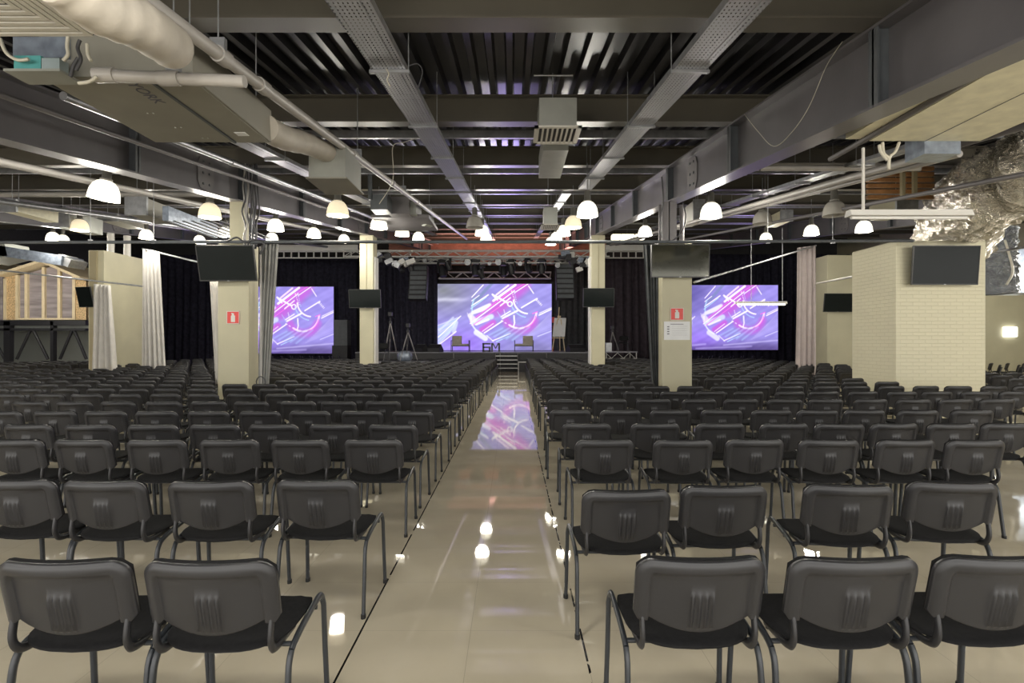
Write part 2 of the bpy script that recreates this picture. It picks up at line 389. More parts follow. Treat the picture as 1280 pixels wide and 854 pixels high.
# left bay
pipe(rp(-7.4,3.2,7.5,30), .05, 'pvc', 'pale pipe over left seats, first outside the girder')
pipe(rp(-8.3,3.35,8.5,30), .04, 'pvc', 'slender pale pipe over left seats, second outside the girder')
pipe(rp(-10.2,3.0,9.5,30), .06, 'galv', 'galvanised pipe over left seats near the hanging lamps')
pipe(rp(-12.4,3.25,11.5,30), .05, 'steel', 'dark pipe over the far left seats')
# crossing pipes
pipe([(-23,13.0,RZ(3.45,13.0)),(-6.2,13.0,RZ(3.45,13.0))], .06, 'pvc', 'pale pipe crossing the left bay above the seats')
pipe([(4.2,9.2,RZ(3.35,9.2)),(6.9,9.2,RZ(3.35,9.2))], .05, 'pvc', 'pale pipe crossing the right bay behind the pale air unit')
pipe([(4.2,9.6,RZ(3.45,9.6)),(7.0,9.6,RZ(3.45,9.6))], .07, 'ductwrap', 'wrapped pipe crossing the right bay over the strip light')
# curtain pipes at pillar height
pipe([(-20.5,10.85,PZ(304.5,10.85)),(-5.6,10.85,PZ(302.5,10.85)),(3.3,10.85,PZ(302.5,10.85)),(8.0,10.85,PZ(301,10.85))], .032, 'stiff', 'long dark curtain pipe crossing the whole hall at pillar height',
     name='curtain_pipe', rods=[(PX(x,10.85),10.85,PZ(302,10.85)) for x in (113,192,738,960,1041)])
pipe([W(-60,331,18.5),W(178,358,18.5)], .03, 'galv', 'slanting curtain rod over the far left seats', name='curtain_rod', cat='rod')
pipe([W(178,311,19),W(262,331,13)], .025, 'galv', 'short curtain rod from clad column to left pillar', name='curtain_rod', cat='rod')
pipe([W(868,353,11.4),W(1020,307,19.5)], .025, 'galv', 'slanting curtain rod right of the pillar with notice', name='curtain_rod', cat='rod')
pipe([W(1018,355,19.5),W(1066,346,14)], .03, 'white', 'short white rod behind the white brick block', name='curtain_rod', cat='rod')
pipe([W(1232,317,14),W(1300,306,12)], .03, 'galv', 'metal rod right of the white brick block', name='curtain_rod', cat='rod')

# ================================================================== PILLARS
def pillar(name, x0,x1,y0,y1,z1,label,mat='beige',seam=True):
    root = empty(name, ((x0+x1)/2,(y0+y1)/2,0), label, 'pillar', kind='thing')
    m = MB(); m.box((x0,y0,0),(x1,y1,z1)); o = m.build('cladding', mat, root)
    bv = o.modifiers.new('b','BEVEL'); bv.width = .012; bv.segments = 2
    return root
pl = pillar('clad_pillar', -5.95,-5.32,11.0,11.42,3.58,'beige clad pillar left of the aisle under a hanging television')
m = MB(); m.box((-5.76,11.1,3.55),(-5.50,11.36,RZ(3.03,11.1))); m.build('steel_post','beige',pl)
pr = pillar('clad_pillar', 3.03,3.64,11.0,11.42,3.58,'beige clad pillar right of the aisle bearing a paper notice')
m = MB(); m.box((3.06,11.1,3.55),(3.36,11.13,RZ(3.03,11.1))); m.box((3.06,11.33,3.55),(3.36,11.36,RZ(3.03,11.1))); m.box((3.2,11.1,3.55),(3.22,11.36,RZ(3.03,11.1))); m.box((2.98,11.0,3.58),(3.5,11.45,3.64)); m.build('steel_post','steel',pr)
m = MB(); m.tube([(3.50,11.2,3.6),(3.50,11.2,4.4)], .045, 10); m.build('riser_pipe','steel',pr)
m = MB(); m.tube(smooth([(3.04,11.0,3.7),(2.99,10.98,4.0),(3.05,10.98,4.4),(3.0,10.9,4.9)]), .015, 6); m.build('cable','cableb',pr)
m = MB(); m.tube(smooth([(3.22,11.0,3.62),(3.42,10.96,3.8),(3.5,10.96,4.1),(3.46,11.0,4.4)]), .015, 6); m.build('cable','cableb',pr)
for x0,x1,sd,l in ((-5.88,-5.36,(-5.36,-5.30),'left'),(3.08,3.59,(3.02,3.08),'right')):
    pp = pillar('clad_pillar', x0,x1,21.0,21.6,RZ(3.03,21.0),f'slim tall beige pillar {l} of the stage with dark television')
    m = MB(); m.box((sd[0],21.12,0),(sd[1],21.6,4.9)); m.build('lit_side_face','bwhite',pp)  # white stands in for light on the pillar's side face
    m = MB(); c = (x0+x1)/2; m.box((c-.008,20.985,3.5),(c+.008,21.0,5.6)); m.build('joint_strip','beige2',pp)
pp = pillar('clad_column', -14.95,-14.40,19.2,21.3,4.83,'long beige clad column between two pale curtains at left')
m = MB(); m.box((-14.86,19.14,0),(-14.62,19.2,4.80)); m.build('corner_strip','beige2',pp)
for k,x in enumerate((-14.75,-14.5)):
    m = MB(); m.tube([(x,20.0+.5*k,4.8),(x,20.0+.5*k,RZ(3.03,20))], .12, 10); m.build('riser_pipe','white',pp)
pp = pillar('clad_pillar', 12.17,13.2,21.0,21.8,4.95,'beige pillar partly hidden behind the white brick block')
wb = pillar('brick_block', PX(1120,11.3),PX(1232,11.3),11.3,12.76,PZ(301,11.3),'large cream painted brick block with television on right','brick')

# signs -----------------------------------------------------------------------
def extinguisher_sign(px0,px1,py0,py1,Y,label):
    x0,_,z1 = W(px0,py0,Y); x1,_,z0 = W(px1,py1,Y); root = empty('fire_sign', ((x0+x1)/2,Y,(z0+z1)/2), label, 'sign', 'red fire signs on pillars')
    m = MB(); m.box((x0,Y-.006,z0),(x1,Y,z1),0); s_=.012
    for a,b in (((x0,z0),(x1,z0+s_)),((x0,z1-s_),(x1,z1)),((x0,z0),(x0+s_,z1)),((x1-s_,z0),(x1,z1))): m.box((a[0],Y-.008,a[1]),(b[0],Y-.006,b[1]),1)
    m.build('plate',['red','bwhite'],root)
    m = MB(); c=(x0+x1)/2; h=z1-z0; wd=.16*(x1-x0)
    poly=[(c-wd,z0+.15*h),(c+wd,z0+.15*h),(c+wd,z0+.62*h),(c+wd*.45,z0+.70*h),(c+wd*.45,z0+.82*h),(c-wd*.8,z0+.86*h),(c-wd*.8,z0+.78*h),(c-wd*.45,z0+.70*h),(c-wd,z0+.62*h)]
    m.prism(poly,Y-.009,Y-.006); m.build('pictogram','bwhite',root)
extinguisher_sign(283.5,299.5,389,405,10.99,'red square fire sign on the left pillar')
extinguisher_sign(838,854.5,385,400.5,10.99,'red square fire sign above paper notice on right pillar')
x0,_,z1 = W(830,402,10.985); x1,_,z0 = W(862.5,425,10.985)
root = empty('paper_notice', ((x0+x1)/2,10.985,(z0+z1)/2), 'white paper notice taped to right pillar below red sign', 'notice')
m = MB(); m.box((x0,10.982,z0),(x1,10.99,z1)); m.build('sheet','paper',root)
m = MB(); h=z1-z0; wd=x1-x0
for k in range(4):
    zz = z0+h*(.30+.13*k); m.box((x0+.12*wd,10.979,zz),(x0+.20*wd,10.982,zz+.018))
m.box((x0+.25*wd,10.98,z1-.16*h),(x0+.75*wd,10.982,z1-.13*h))
for k in range(5): m.box((x0+.3*wd,10.981,z0+h*(.26+.12*k)),(x0+.9*wd,10.982,z0+h*(.265+.12*k)))
m.build('print','ink',root)
m = MB(); a=W(1255,409,22.15); b=W(1270.5,421,22.15); m.box((a[0],22.1,b[2]),(b[0],22.2,a[2])); tag(m.build('lit_panel','sign_lit'),'small glowing white panel on the beige right wall','light panel')

# ================================================================== TELEVISIONS
def tv(px0,px1,py0,py1,Y,label,tilt=12,yaw=0,lit=False,hang=True,bracket=1,blank='screenblk',top=None):
    a = W(px0,py0,Y); b = W(px1,py1,Y); wd = b[0]-a[0]; h = (a[2]-b[2])/math.cos(R(tilt))
    c = Vector(((a[0]+b[0])/2, Y, (a[2]+b[2])/2))
    root = empty('television', c, label, 'television', 'televisions on the pillars', local=True); root.rotation_euler = (R(tilt),0,R(yaw))
    m = MB(); m.box((-wd/2,.0,-h/2),(wd/2,.035,h/2)); m.box((-wd*.32,.035,-h*.35),(wd*.32,.08,h*.25))
    t = .016
    m.box((-wd/2,-.008,-h/2),(-wd/2+t,0,h/2)); m.box((wd/2-t,-.008,-h/2),(wd/2,0,h/2)); m.box((-wd/2,-.008,h/2-t),(wd/2,0,h/2)); m.box((-wd/2,-.010,-h/2),(wd/2,0,-h/2+t*1.5))
    o = m.build('casing','bezel',root)
    m = MB(); m.box((-wd/2+t,-.003,-h/2+t*1.5),(wd/2-t,-.0005,h/2-t)); m.build('display',blank,root)
    m = MB(); m.box((-.02,-.014,-h/2+.002),(.02,-.010,-h/2+.016)); m.build('badge','galv',root)
    if bracket:
        m = MB(); m.cbox((0,.13,0),(.22,.10,.30)); m.tube([(0,.1,h*.2),(0,.22,h*.2)],.03,8); m.build('wall_bracket','black',root)
    if top:
        m = MB(); m.tube([(0,.1,h*.3),(0,.1,top)],.03,8); m.build('ceiling_pole','galv',root)
M['tvsheen'] = pm('tv_glass_ceiling_sheen', (.05,.05,.035), .08, .5, .1, 2, 0, 1, 1)  # bright ceiling reflection put into the glass colour and gloss
tv(247,319,307.5,351,10.72,'large dark television hanging on left near pillar',14,0)
tv(814,887,305.5,347,10.72,'large television on right near pillar reflecting bright ceiling',2,0,blank='tvsheen')
tv(436,476,362,385,20.75,'dark television on slim pillar left of the stage',8)
tv(729,768,360.5,384,20.75,'dark television on slim pillar right of the stage',8)
tv(1140.5,1224,307.5,356,11.09,'television mounted on the cream brick block',5)
tv(1030,1066,367,390,20.72,'dark television on pillar behind the cream brick block',8)
tv(94,117.5,359,384,19.0,'black television beside the far left pale curtain',12,-14)

# ================================================================== CURTAINS
def curtain(name, pts_top, pts_bot, Y, mat, label, pleat=.16, amp=.05, group=None, Yd=0):
    xa,za = pts_top[0]; xb,zb = pts_top[1]; xc,zc = pts_bot[0]; xd,zd = pts_bot[1]
    wl = max(abs(xb-xa), abs(xd-xc)); npl = max(2, round(wl/pleat)); nu = npl*8; nv = 14
    rnd = random.Random(label); ph = rnd.random()*6
    m = MB()
    def fn(u, v):
        xt = xa+(xb-xa)*u; xo = xc+(xd-xc)*u; x = xt*v+xo*(1-v)
        z = (za+(zb-za)*u)*v + (zc+(zd-zc)*u)*(1-v)
        a = amp*(1.0-.35*v)*(1+.35*math.sin(u*7+ph))
        y = Y + Yd*u + a*math.sin(2*math.pi*npl*u + .5*math.sin(3*v+ph) ) + .3*a*math.sin(2*math.pi*npl*1.7*u+ph+1.3*v)
        return (x+.25*a*math.sin(2*math.pi*npl*u*1.0+1.2), y, z)
    m.grid(fn, nu, nv); o = m.build(name, mat); sd = o.modifiers.new('s','SOLIDIFY'); sd.thickness = .006
    return tag(o, label, 'curtain', group)
def pc(name, t0, t1, b0, b1, Y, mat, label, **k):
    f = lambda q: (PX(q[0],Y), PZ(q[1],Y))
    g = [f(t0),f(t1)], [f(b0),f(b1)]
    for q in g[1]: pass
    g[1][0] = (g[1][0][0], max(.02,g[1][0][1])); g[1][1] = (g[1][1][0], max(.02,g[1][1][1]))
    return curtain(name, g[0], g[1], Y, mat, label, **k)
BG = 'black backdrop curtains behind the stage'
pc('backdrop_curtain',(120,318),(262,319),(120,470),(262,470),36.6,'curt_black','black backdrop curtain left of the near left pillar',pleat=.5,amp=.12)
pc('backdrop_curtain',(262,319),(446,321),(262,470),(446,470),36.7,'curt_black','black backdrop curtain behind the left screen',pleat=.5,amp=.12)
pc('backdrop_curtain',(462,322),(546,322),(462,448),(546,448),35.2,'curt_black','black curtain between left slim pillar and centre screen',pleat=.35,amp=.12)
pc('backdrop_curtain',(540,346),(700,346),(540,440),(700,440),37.0,'black','flat black cloth framing the centre screen',pleat=.9,amp=.03)
pc('backdrop_curtain',(692,322),(745,322),(692,448),(745,448),35.2,'curt_dark','charcoal curtain between centre screen and right slim pillar',pleat=.4,amp=.14)
pc('backdrop_curtain',(748,323),(828,321),(748,452),(828,452),31.0,'curt_brown','plum dark curtain right of the right slim pillar',pleat=.45,amp=.14)
pc('backdrop_curtain',(820,318),(1000,318),(820,470),(1000,470),36.6,'curt_black','black backdrop curtain behind the right screen',pleat=.5,amp=.12)
pc('backdrop_curtain',(1000,318),(1100,318),(1000,470),(1100,470),36.6,'curt_black','black backdrop curtain at the far right end',pleat=.5,amp=.12)
pc('drape',(117,355),(138,357),(112,486),(146,484),17.8,'curt_white','white curtain tied over the slanting rod, leftmost one',pleat=.22,amp=.08)
pc('drape',(178,311),(199,317),(178,478),(208,478),18.6,'curt_white','white floor-length curtain right of the clad column',pleat=.18,amp=.07)
pc('drape',(326,306),(348,305),(322,545),(333,545),11.15,'curt_grey','grey gathered curtain hanging beside the near left pillar',pleat=.07,amp=.035)
pc('drape',(262,352),(274,352),(270,480),(277,480),11.5,'curt_white','narrow white curtain edge behind the near left pillar',pleat=.09,amp=.03)
pc('drape',(804,306),(822,306),(817,530),(824,530),11.3,'curt_dark','dark curtain gathered against the near right pillar',pleat=.08,amp=.04)
pc('drape',(996,310),(1019,307),(994,478),(1020,478),19.2,'curt_lilac','pale pink-grey curtain at the end of the right rod',pleat=.17,amp=.06)

# ================================================================== SCREENS
def art(side):
    w_, h_ = 220, 130
    X, Yc = np.meshgrid(np.linspace(55,1190,w_), np.linspace(750,80,h_))
    u = (X-55)/1135; v = (Yc-80)/670
    def C(*c): return np.array(c)[None,None,:]
    g = lambda a: a[...,None]
    img = C(.60,.57,.86)*np.ones((h_,w_,1))
    tl = np.clip(1-np.hypot((u-.05)*1.6,(v-.1)*1.3)*1.5,0,1)
    img = img*(1-g(tl)) + g(tl)*(C(.50,.51,.55) if side=='c' else C(.28,.27,.50))
    pur = np.exp(-((u-.25)**2/.05+(v-.9)**2/.05)); img = img*(1-.6*g(pur))+.6*g(pur)*C(.60,.42,.93)
    dk = np.exp(-((u-.85)**2/.06+(v-.97)**2/.012)); img = img*(1-.55*g(dk))+.55*g(dk)*C(.42,.40,.55)
    if side!='c':
        dk = np.exp(-((v-1.0)**2/.010)); img = img*(1-.7*g(dk))+.7*g(dk)*C(.27,.22,.42)
    fine = .016*np.sin((X*.55+Yc*.95)*.035)+.012*np.sin((X*.5+Yc)*.11+1.3)+.02*np.sin(X*.03)*np.sin(Yc*.05)
    img = img + g(fine)
    if side=='c':
        band = np.exp(-((Yc-238)/22)**2)*np.clip((400-X)/150,0,1); img = img + g(band)*C(.22,.22,.2)
    def seg(x0,y0,x1,y1,wd,col,a=1.0,soft=2.0,dash=0):
        nonlocal img
        dx,dy = x1-x0,y1-y0; L2 = dx*dx+dy*dy
        t = np.clip(((X-x0)*dx+(Yc-y0)*dy)/L2,0,1); d = np.hypot(X-x0-t*dx,Yc-y0-t*dy)
        k = a*np.clip((wd*.68+soft-d)/(soft*1.5),0,1)
        if dash: k = k*(np.sin(t*dash)>-.2)
        img = img*(1-g(k))+g(k)*C(*col)
    def arc(cx,cy,r,a0,a1,wd,col,a=1.0,soft=2.0,ry=None):
        nonlocal img
        ry = ry or r
        n_ = 28; pts = [(cx+r*math.cos(R(a0+(a1-a0)*i/n_)), cy+ry*math.sin(R(a0+(a1-a0)*i/n_))) for i in range(n_+1)]
        best = np.full(X.shape,1e9)
        for (p0,p1) in zip(pts[:-1],pts[1:]):
            dx,dy = p1[0]-p0[0],p1[1]-p0[1]; t = np.clip(((X-p0[0])*dx+(Yc-p0[1])*dy)/(dx*dx+dy*dy),0,1)
            best = np.minimum(best,np.hypot(X-p0[0]-t*dx,Yc-p0[1]-t*dy))
        k = a*np.clip((wd*.68+soft-best)/(soft*1.5),0,1); img = img*(1-g(k))+g(k)*C(*col)
    Wt=(1,.98,1); Pk=(.96,.45,.88); Cy=(.72,.90,.98); Mg=(.80,.36,.82); Gr=(.50,.55,.72)
    # magenta glow bands
    seg(640,330,900,90,95,Mg,.75,40); seg(470,420,700,230,45,Mg,.55,30); seg(500,540,610,470,36,Mg,.85,16)
    arc(880,400,150,20,160,46,Mg,.7,30)
    # grey-blue facets on the left of the ring
    for k in range(7): seg(395+k*22,290-k*26,500+k*26,190-k*28,12,Gr,.7,5)
    seg(395,215,510,90,6,Wt); seg(395,300,560,190,8,Wt); seg(385,330,540,215,5,Cy); seg(395,250,470,195,5,Wt)
    arc(520,330,122,160,215,8,Cy,.8,4,170)
    # big bright blade
    for k in range(9): seg(400+k*9,372-k*3,575-k*6,290+k*5,20,(.93,.93,1),.75,9)
    seg(425,470,590,410,34,(.86,.92,1),.85,10); seg(440,490,560,440,14,Wt,.8)
    # pink diagonals
    seg(380,480,820,150,7,Wt); seg(375,462,800,140,4,Pk); seg(400,500,760,250,5,Pk); seg(610,250,830,90,16,Wt); seg(640,190,760,95,12,(1,.9,1))
    seg(820,170,955,80,6,Wt); seg(800,150,920,80,5,Pk); seg(680,300,780,220,8,Wt)
    # hand and hub
    seg(605,190,750,270,12,Wt); seg(600,185,650,240,10,Wt); arc(776,282,23,0,360,8,Wt)
    seg(790,150,830,260,5,Wt,1,2,40); seg(815,140,850,290,4,Cy,.9,2,50)
    arc(960,230,150,95,175,10,Wt); arc(960,240,178,100,170,6,Cy,.8)
    seg(890,320,1045,228,9,Wt); seg(1040,240,1095,300,14,Wt,.8,4,30); seg(960,100,1010,175,6,Wt)
    seg(705,425,860,345,12,Wt); seg(690,410,780,355,7,Wt); seg(650,360,700,440,4,Cy,.7); seg(715,340,730,400,5,Wt,.7)
    arc(870,360,168,5,125,13,(1,.86,.97)); arc(885,380,150,10,75,6,Pk)
    seg(815,400,820,460,10,Wt,.9); seg(822,470,808,520,9,Wt,.9); seg(690,450,810,520,6,Wt,.8,2,22)
    seg(1065,395,1190,335,7,Wt); seg(1070,375,1190,320,4,Wt); seg(1050,360,1000,380,6,Pk)
    # lower ring rim
    arc(560,420,175,112,185,9,(.9,.95,1),.9,4); seg(440,570,530,630,36,(.95,.97,1),.8,8); seg(380,400,415,440,34,Wt,.7,8)
    seg(520,575,700,455,8,Wt); seg(500,560,610,480,6,Wt,.8); seg(350,370,395,500,5,Wt,.5)
    seg(545,600,610,660,5,Wt,.9); seg(600,655,780,580,7,Wt,.9); seg(640,665,760,610,4,Cy)
    for k in range(9): seg(560+k*30,600+k*6,700+k*34,530-k*2,9,Gr if k%2 else Cy,.4,8)
    # right and left streaks
    for k in range(9): seg(900+k*20,640-k*18,1190,530-k*20,5,(.78,.76,.92),.35,5)
    seg(1050,610,1190,555,6,(.9,.9,1),.7)
    for k in range(11): seg(60,690-k*19,180+k*8,570-k*15,7,Cy if k%2 else (.93,.95,1),.62,6)
    seg(60,620,285,405,6,Wt,.9); seg(70,550,210,420,12,(.85,.88,.98),.7,6); seg(215,560,240,470,26,(.9,.97,1),.6,8)
    seg(60,700,240,560,8,Wt,.8)
    if side!='c':
        img = img*(1-.12) + .12*C(.62,.45,.95)
        seg(60,720,400,690,12,(.8,.75,1),.5,8); seg(600,700,1190,650,8,(.85,.82,1),.5,8); seg(300,735,900,712,10,(.75,.7,.95),.5,8)
    img = np.clip(img,0,1)
    img = img**1.04
    return np.where(img>.04045,((img+.055)/1.055)**2.4,img/12.92)
def screen_mat(s):
    m, nt, b, out = newmat('led_wall'); N, L = nt.nodes, nt.links
    at = N.new('ShaderNodeAttribute'); at.attribute_name = 'art'
    b.inputs['Base Color'].default_value = (.02,.02,.02,1); b.inputs['Roughness'].default_value = .5
    L.new(at.outputs['Color'], b.inputs['Emission Color']); b.inputs['Emission Strength'].default_value = s
    return m
M['led_wall'] = screen_mat(.66)
def screen(x0,x1,y0,y1,Y,side,label):
    a = W(x0,y0,Y); b = W(x1,y1,Y)
    root = empty('led_screen', ((a[0]+b[0])/2,Y,b[2]), label, 'screen', 'led screens')
    m = MB(); m.box((a[0]-.05,Y+.012,b[2]-.05),(b[0]+.05,Y+.25,a[2]+.05)); m.build('frame','black',root)
    im = art(side); h_,w_ = im.shape[:2]
    m = MB(); m.grid(lambda u,v: (a[0]+(b[0]-a[0])*u, Y, b[2]+(a[2]-b[2])*v), w_-1, h_-1, 0, False)
    o = m.build('display','led_wall',root)
    ca = o.data.color_attributes.new('art','FLOAT_COLOR','POINT')
    buf = np.ones((h_*w_,4),dtype=np.float32); buf[:,:3] = im.reshape(-1,3)
    ca.data.foreach_set('color', buf.ravel())
screen(547,689.5,355,438,35.3,'c','large centre screen glowing with violet abstract clock art')
screen(281,417,358.5,442,36.0,'s','glowing violet screen at left, partly behind pillar')
screen(842,972.5,356.5,437.5,36.0,'s','glowing violet screen at right, partly behind pillar')

# ================================================================== STAGE
SY0, SY1, SZ = 29.9, 34.9, 1.04
m = MB(); m.box((-8.6,SY0,0),(4.6,SY1,SZ-.05),0); m.box((-8.6,SY0-.04,SZ-.05),(4.6,SY1,SZ),1)
root = empty('stage', (-2,SY0,0), 'low black stage platform below the centre screen', 'stage'); m.build('platform',['stage','stagetop'],root)
m = MB()
for k in range(6): m.tube([(-8.3+k*2.55,SY0-.06,.02),(-8.3+k*2.55,SY0-.06,SZ-.06)],.03,8)
m.build('front_posts','steel',root)
root = empty('stage_steps', (0,29,0), 'dark stage steps with pale edges at the aisle end', 'steps')
sx0, sx1 = PX(619,28.9), PX(647,28.9)
for k in range(4):
    z = SZ*(k+1)/5+.02; y = 28.75+.27*k
    m = MB(); m.box((sx0,y,z-.03),(sx1,y+.30,z)); m.box((sx0,y-.01,z-.035),(sx1,y,z+.002),1); m.build('tread',['stage','truss'],root)
for x in (sx0-.03, sx1):
    m = MB(); m.prism([(28.72,0),(29.85,0),(29.85,SZ-.1),(29.6,SZ-.1),(28.72,.26)],x,x+.03,0,'x'); m.build('stringer','steel',root)
m = MB(); a=PX(648.5,29.2); b=PX(661,29.2); m.box((a,29.0,0),(b,29.6,.50),0); m.box((a-.02,28.98,.50),(b+.02,29.6,.54),1); m.box((a-.03,28.97,0),(a,29,.54),1); m.box((b,28.97,0),(b+.03,29,.54),1)
tag(m.build('step_box',['stage','truss']),'small dark box with pale edges right of stage steps','box')

def armchair(px0,px1,Y,label,flip):
    x0,x1 = PX(px0,Y),PX(px1,Y); w_=x1-x0; z=SZ; root = empty('armchair',((x0+x1)/2,Y,z),label,'armchair','armchairs on the stage')
    d=.7
    for x in (x0, x1-.04):
        for y in (Y, Y+d-.04):
            m = MB(); m.box((x,y,z),(x+.04,y+.04,z+(.64 if True else .8))); m.build('leg','black',root)
        m = MB(); m.box((x,Y,z+.62),(x+.04,Y+d,z+.66)); m.build('armrest','black',root)
    m = MB(); m.box((x0+.04,Y,z+.30),(x1-.04,Y+d,z+.33)); m.build('seat_frame','black',root)
    m = MB(); m.box((x0+.05,Y+.02,z+.33),(x1-.05,Y+d-.1,z+.45)); o = m.build('seat_cushion','cushion',root); bv=o.modifiers.new('b','BEVEL'); bv.width=.03; bv.segments=3
    m = MB(); a,b = (x0+.02,x0+.55*w_) if flip else (x0+.45*w_,x1-.02)
    m.box((a,Y+d-.2,z+.40),(b,Y+d-.06,z+.92),0,Matrix.Rotation(R(-10),3,'X')); o = m.build('back_cushion','cushion',root); bv=o.modifiers.new('b','BEVEL'); bv.width=.03; bv.segments=3
armchair(563.5,586.5,32.0,'beige cushioned armchair on stage, left of block letters',True)
armchair(643,667,32.0,'beige cushioned armchair on stage, right of block letters',False)
# block letters
def letters(px0,px1,Y,z):
    x0,x1=PX(px0,Y),PX(px1,Y); h=.50; w_=(x1-x0)*.46; root=empty('block_letters',((x0+x1)/2,Y,z),'dark block letters standing on the stage centre','letters')
    t=.10; m=MB(); D=(Y,Y+.25)
    def bar(a,b,c,d): m.box((a,D[0],z+b),(c,D[1],z+d))
    bar(x0,0,x0+t,h); bar(x0,h-t*.9,x0+w_,h); bar(x0,h*.42,x0+w_,h*.42+t*.8); bar(x0,0,x0+w_,t*.8); bar(x0+w_-t,0,x0+w_,h*.5)
    m.build('letter','stiff',root)
    m=MB(); a=x1-w_*1.1; bar(a,0,a+t,h); bar(x1-t,0,x1,h)
    m.prism([(a+t*.6,z+h),(a+t*1.3,z+h),((a+x1)/2+.03,z+h*.35),((a+x1)/2-.03,z+h*.35)],*D); m.prism([(x1-t*.6,z+h),(x1-t*1.3,z+h),((a+x1)/2-.03,z+h*.35),((a+x1)/2+.03,z+h*.35)],*D)
    m.build('letter','stiff',root)
letters(603,625,31.6,SZ)
# easel
Y=32.3; root=empty('easel',(PX(698,Y),Y,SZ),'wooden easel holding a blank white board on stage','easel')
def P(px,py,dy=0): return W(px,py,Y+dy)
for a,b in ((P(697,399,.05),P(690,440.5)),(P(701,399,.05),P(706,440.5)),(P(699,396,.1),P(700,440.5,.6))):
    b=(b[0],b[1],SZ); m=MB(); m.tube([a,b],.035,6); m.build('leg','wood',root)
m=MB(); m.tube([P(699,384,.12),P(698,400,.05)],.035,6); m.cbox(P(699,396),(.2,.06,.12)); m.build('mast','wood',root)
m=MB(); m.cbox(P(698,422.5,-.05),(.75,.10,.05)); m.build('ledge','wood',root)
m=MB(); a=P(690.5,421); b=P(708,397.5)
m.add([(a[0],Y-.1,a[2]),(b[0]-.1,Y-.1,a[2]),(b[0],Y+.08,b[2]),(a[0]+.12,Y+.08,b[2]),(a[0],Y-.07,a[2]),(b[0]-.1,Y-.07,a[2]),(b[0],Y+.11,b[2]),(a[0]+.12,Y+.11,b[2])],[(0,3,2,1),(4,5,6,7),(0,1,5,4),(1,2,6,5),(2,3,7,6),(3,0,4,7)])
m.build('board','paper',root)
m=MB(); m.cbox(W(691.5,400,33.2),(.16,.1,.34)); m.tube([W(691.5,407,33.2),(PX(691.5,33.2),33.2,SZ)],.02,6); tag(m.build('red_extinguisher','red'),'small red object behind the easel on stage','fire extinguisher')
# wedge monitors
def wedge(px,Y,wd,label,z=SZ,rot=0):
    x=PX(px,Y); root=empty('stage_monitor',(x,Y,z),label,'speaker','wedge monitors on the stage',local=True); root.rotation_euler=(0,0,R(rot))
    h=.42; poly=[(0,0),(.5,0),(.5,.22),(.28,h),(0,.12)]
    m=MB(); m.prism(poly,-wd/2,wd/2,0,'x'); m.build('cabinet','stage',root)
    m=MB(); m.add([(-wd/2+.04,.01,.14),(wd/2-.04,.01,.14),(wd/2-.04,.27,h+.0),(-wd/2+.04,.27,h+.0),(-wd/2+.04,-.01,.15),(wd/2-.04,-.01,.15),(wd/2-.04,.255,h+.02),(-wd/2+.04,.255,h+.02)],[(0,3,2,1),(4,5,6,7),(0,1,5,4),(1,2,6,5),(2,3,7,6),(3,0,4,7)]); m.build('grille','stiff',root)
wedge(531,30.6,.75,'black wedge monitor on stage, leftmost beside the curtain',rot=140)
wedge(547,30.6,.75,'black wedge monitor at the left stage edge, nearer screen',rot=160)
wedge(716,30.6,.95,'black wedge monitor right of the easel',rot=205)
# line arrays
def line_array(px,py0,py1,Y,label,wd=.95):
    x=PX(px,Y); z1=PZ(py0,Y); z0=PZ(py1,Y); root=empty('line_array_speaker',(x,Y,z1),label,'speaker','hanging line array speakers')
    n_=7; hh=(z1-z0)/n_
    for k in range(n_):
        zc=z1-hh*(k+.5); a=R(-2-k*2.2); off=-.012*k*k
        m=MB(); m.cbox((x,Y+off,zc),(wd,.55,hh*.94),0,Matrix.Rotation(a,3,'X')); m.build('cabinet','stage',root)
        m=MB(); m.cbox((x,Y+off-.285,zc),(wd*.9,.02,hh*.7),0,Matrix.Rotation(a,3,'X')); m.build('grille','stiff',root)
    m=MB(); m.box((x-.4,Y-.3,z1),(x+.4,Y+.3,z1+.06)); m.tube([(x,Y,z1),(x,Y,RZ(3.76,Y))],.02,6); m.build('rigging','black',root)
line_array(705.5,330,375,29.6,'dark hanging column of speakers right of centre screen')
line_array(524,333,376,29.6,'dark hanging column of speakers left of centre screen')
m=MB(); m.box(W(417.5,400,34),(PX(434,34),34.8,1.0)); tag(m.build('floor_speaker','stiff'),'tall black floor speaker right of the left screen','speaker')
m=MB(); m.box(W(415,432,33.6),(PX(434,33.6),34.4,0.0)); tag(m.build('subwoofer','black'),'low black subwoofer below the tall floor speaker','speaker')

# trusses
def truss(x0,x1,Y,z,h,dep,label,bay=.5):
    root=empty('lighting_truss',((x0+x1)/2,Y,z),label,'truss')
    c=[(Y,z),(Y,z+h),(Y+dep,z),(Y+dep,z+h)]
    m=MB()
    for yy,zz in c: m.tube([(x0,yy,zz),(x1,yy,zz)],.035,6)
    m.build('chord','truss',root)
    m=MB(); x=x0; up=0
    while x<x1-.01:
        e=min(x+bay,x1)
        for yy in (Y,Y+dep): m.tube([(x,yy,z+(h if up else 0)),(e,yy,z+(0 if up else h))],.02,5,cap=False)
        m.tube([(x,Y,z),(e,Y+dep,z)],.016,5,cap=False); up=1-up; x=e
    m.build('lattice','truss',root); return root
truss(PX(430,27.6),PX(762,27.6),27.6,PZ(320.5,27.6),.30,.32,'front lighting truss over stage, upper silver one')
truss(PX(515,28.9),PX(712,28.9),28.9,PZ(328.5,28.9),.20,.3,'front lighting truss over stage, thinner lower one',.4)
truss(PX(548,34.2),PX(689,34.2),34.2,PZ(348,34.2),.40,.32,'rear silver truss just above the centre screen',.5)
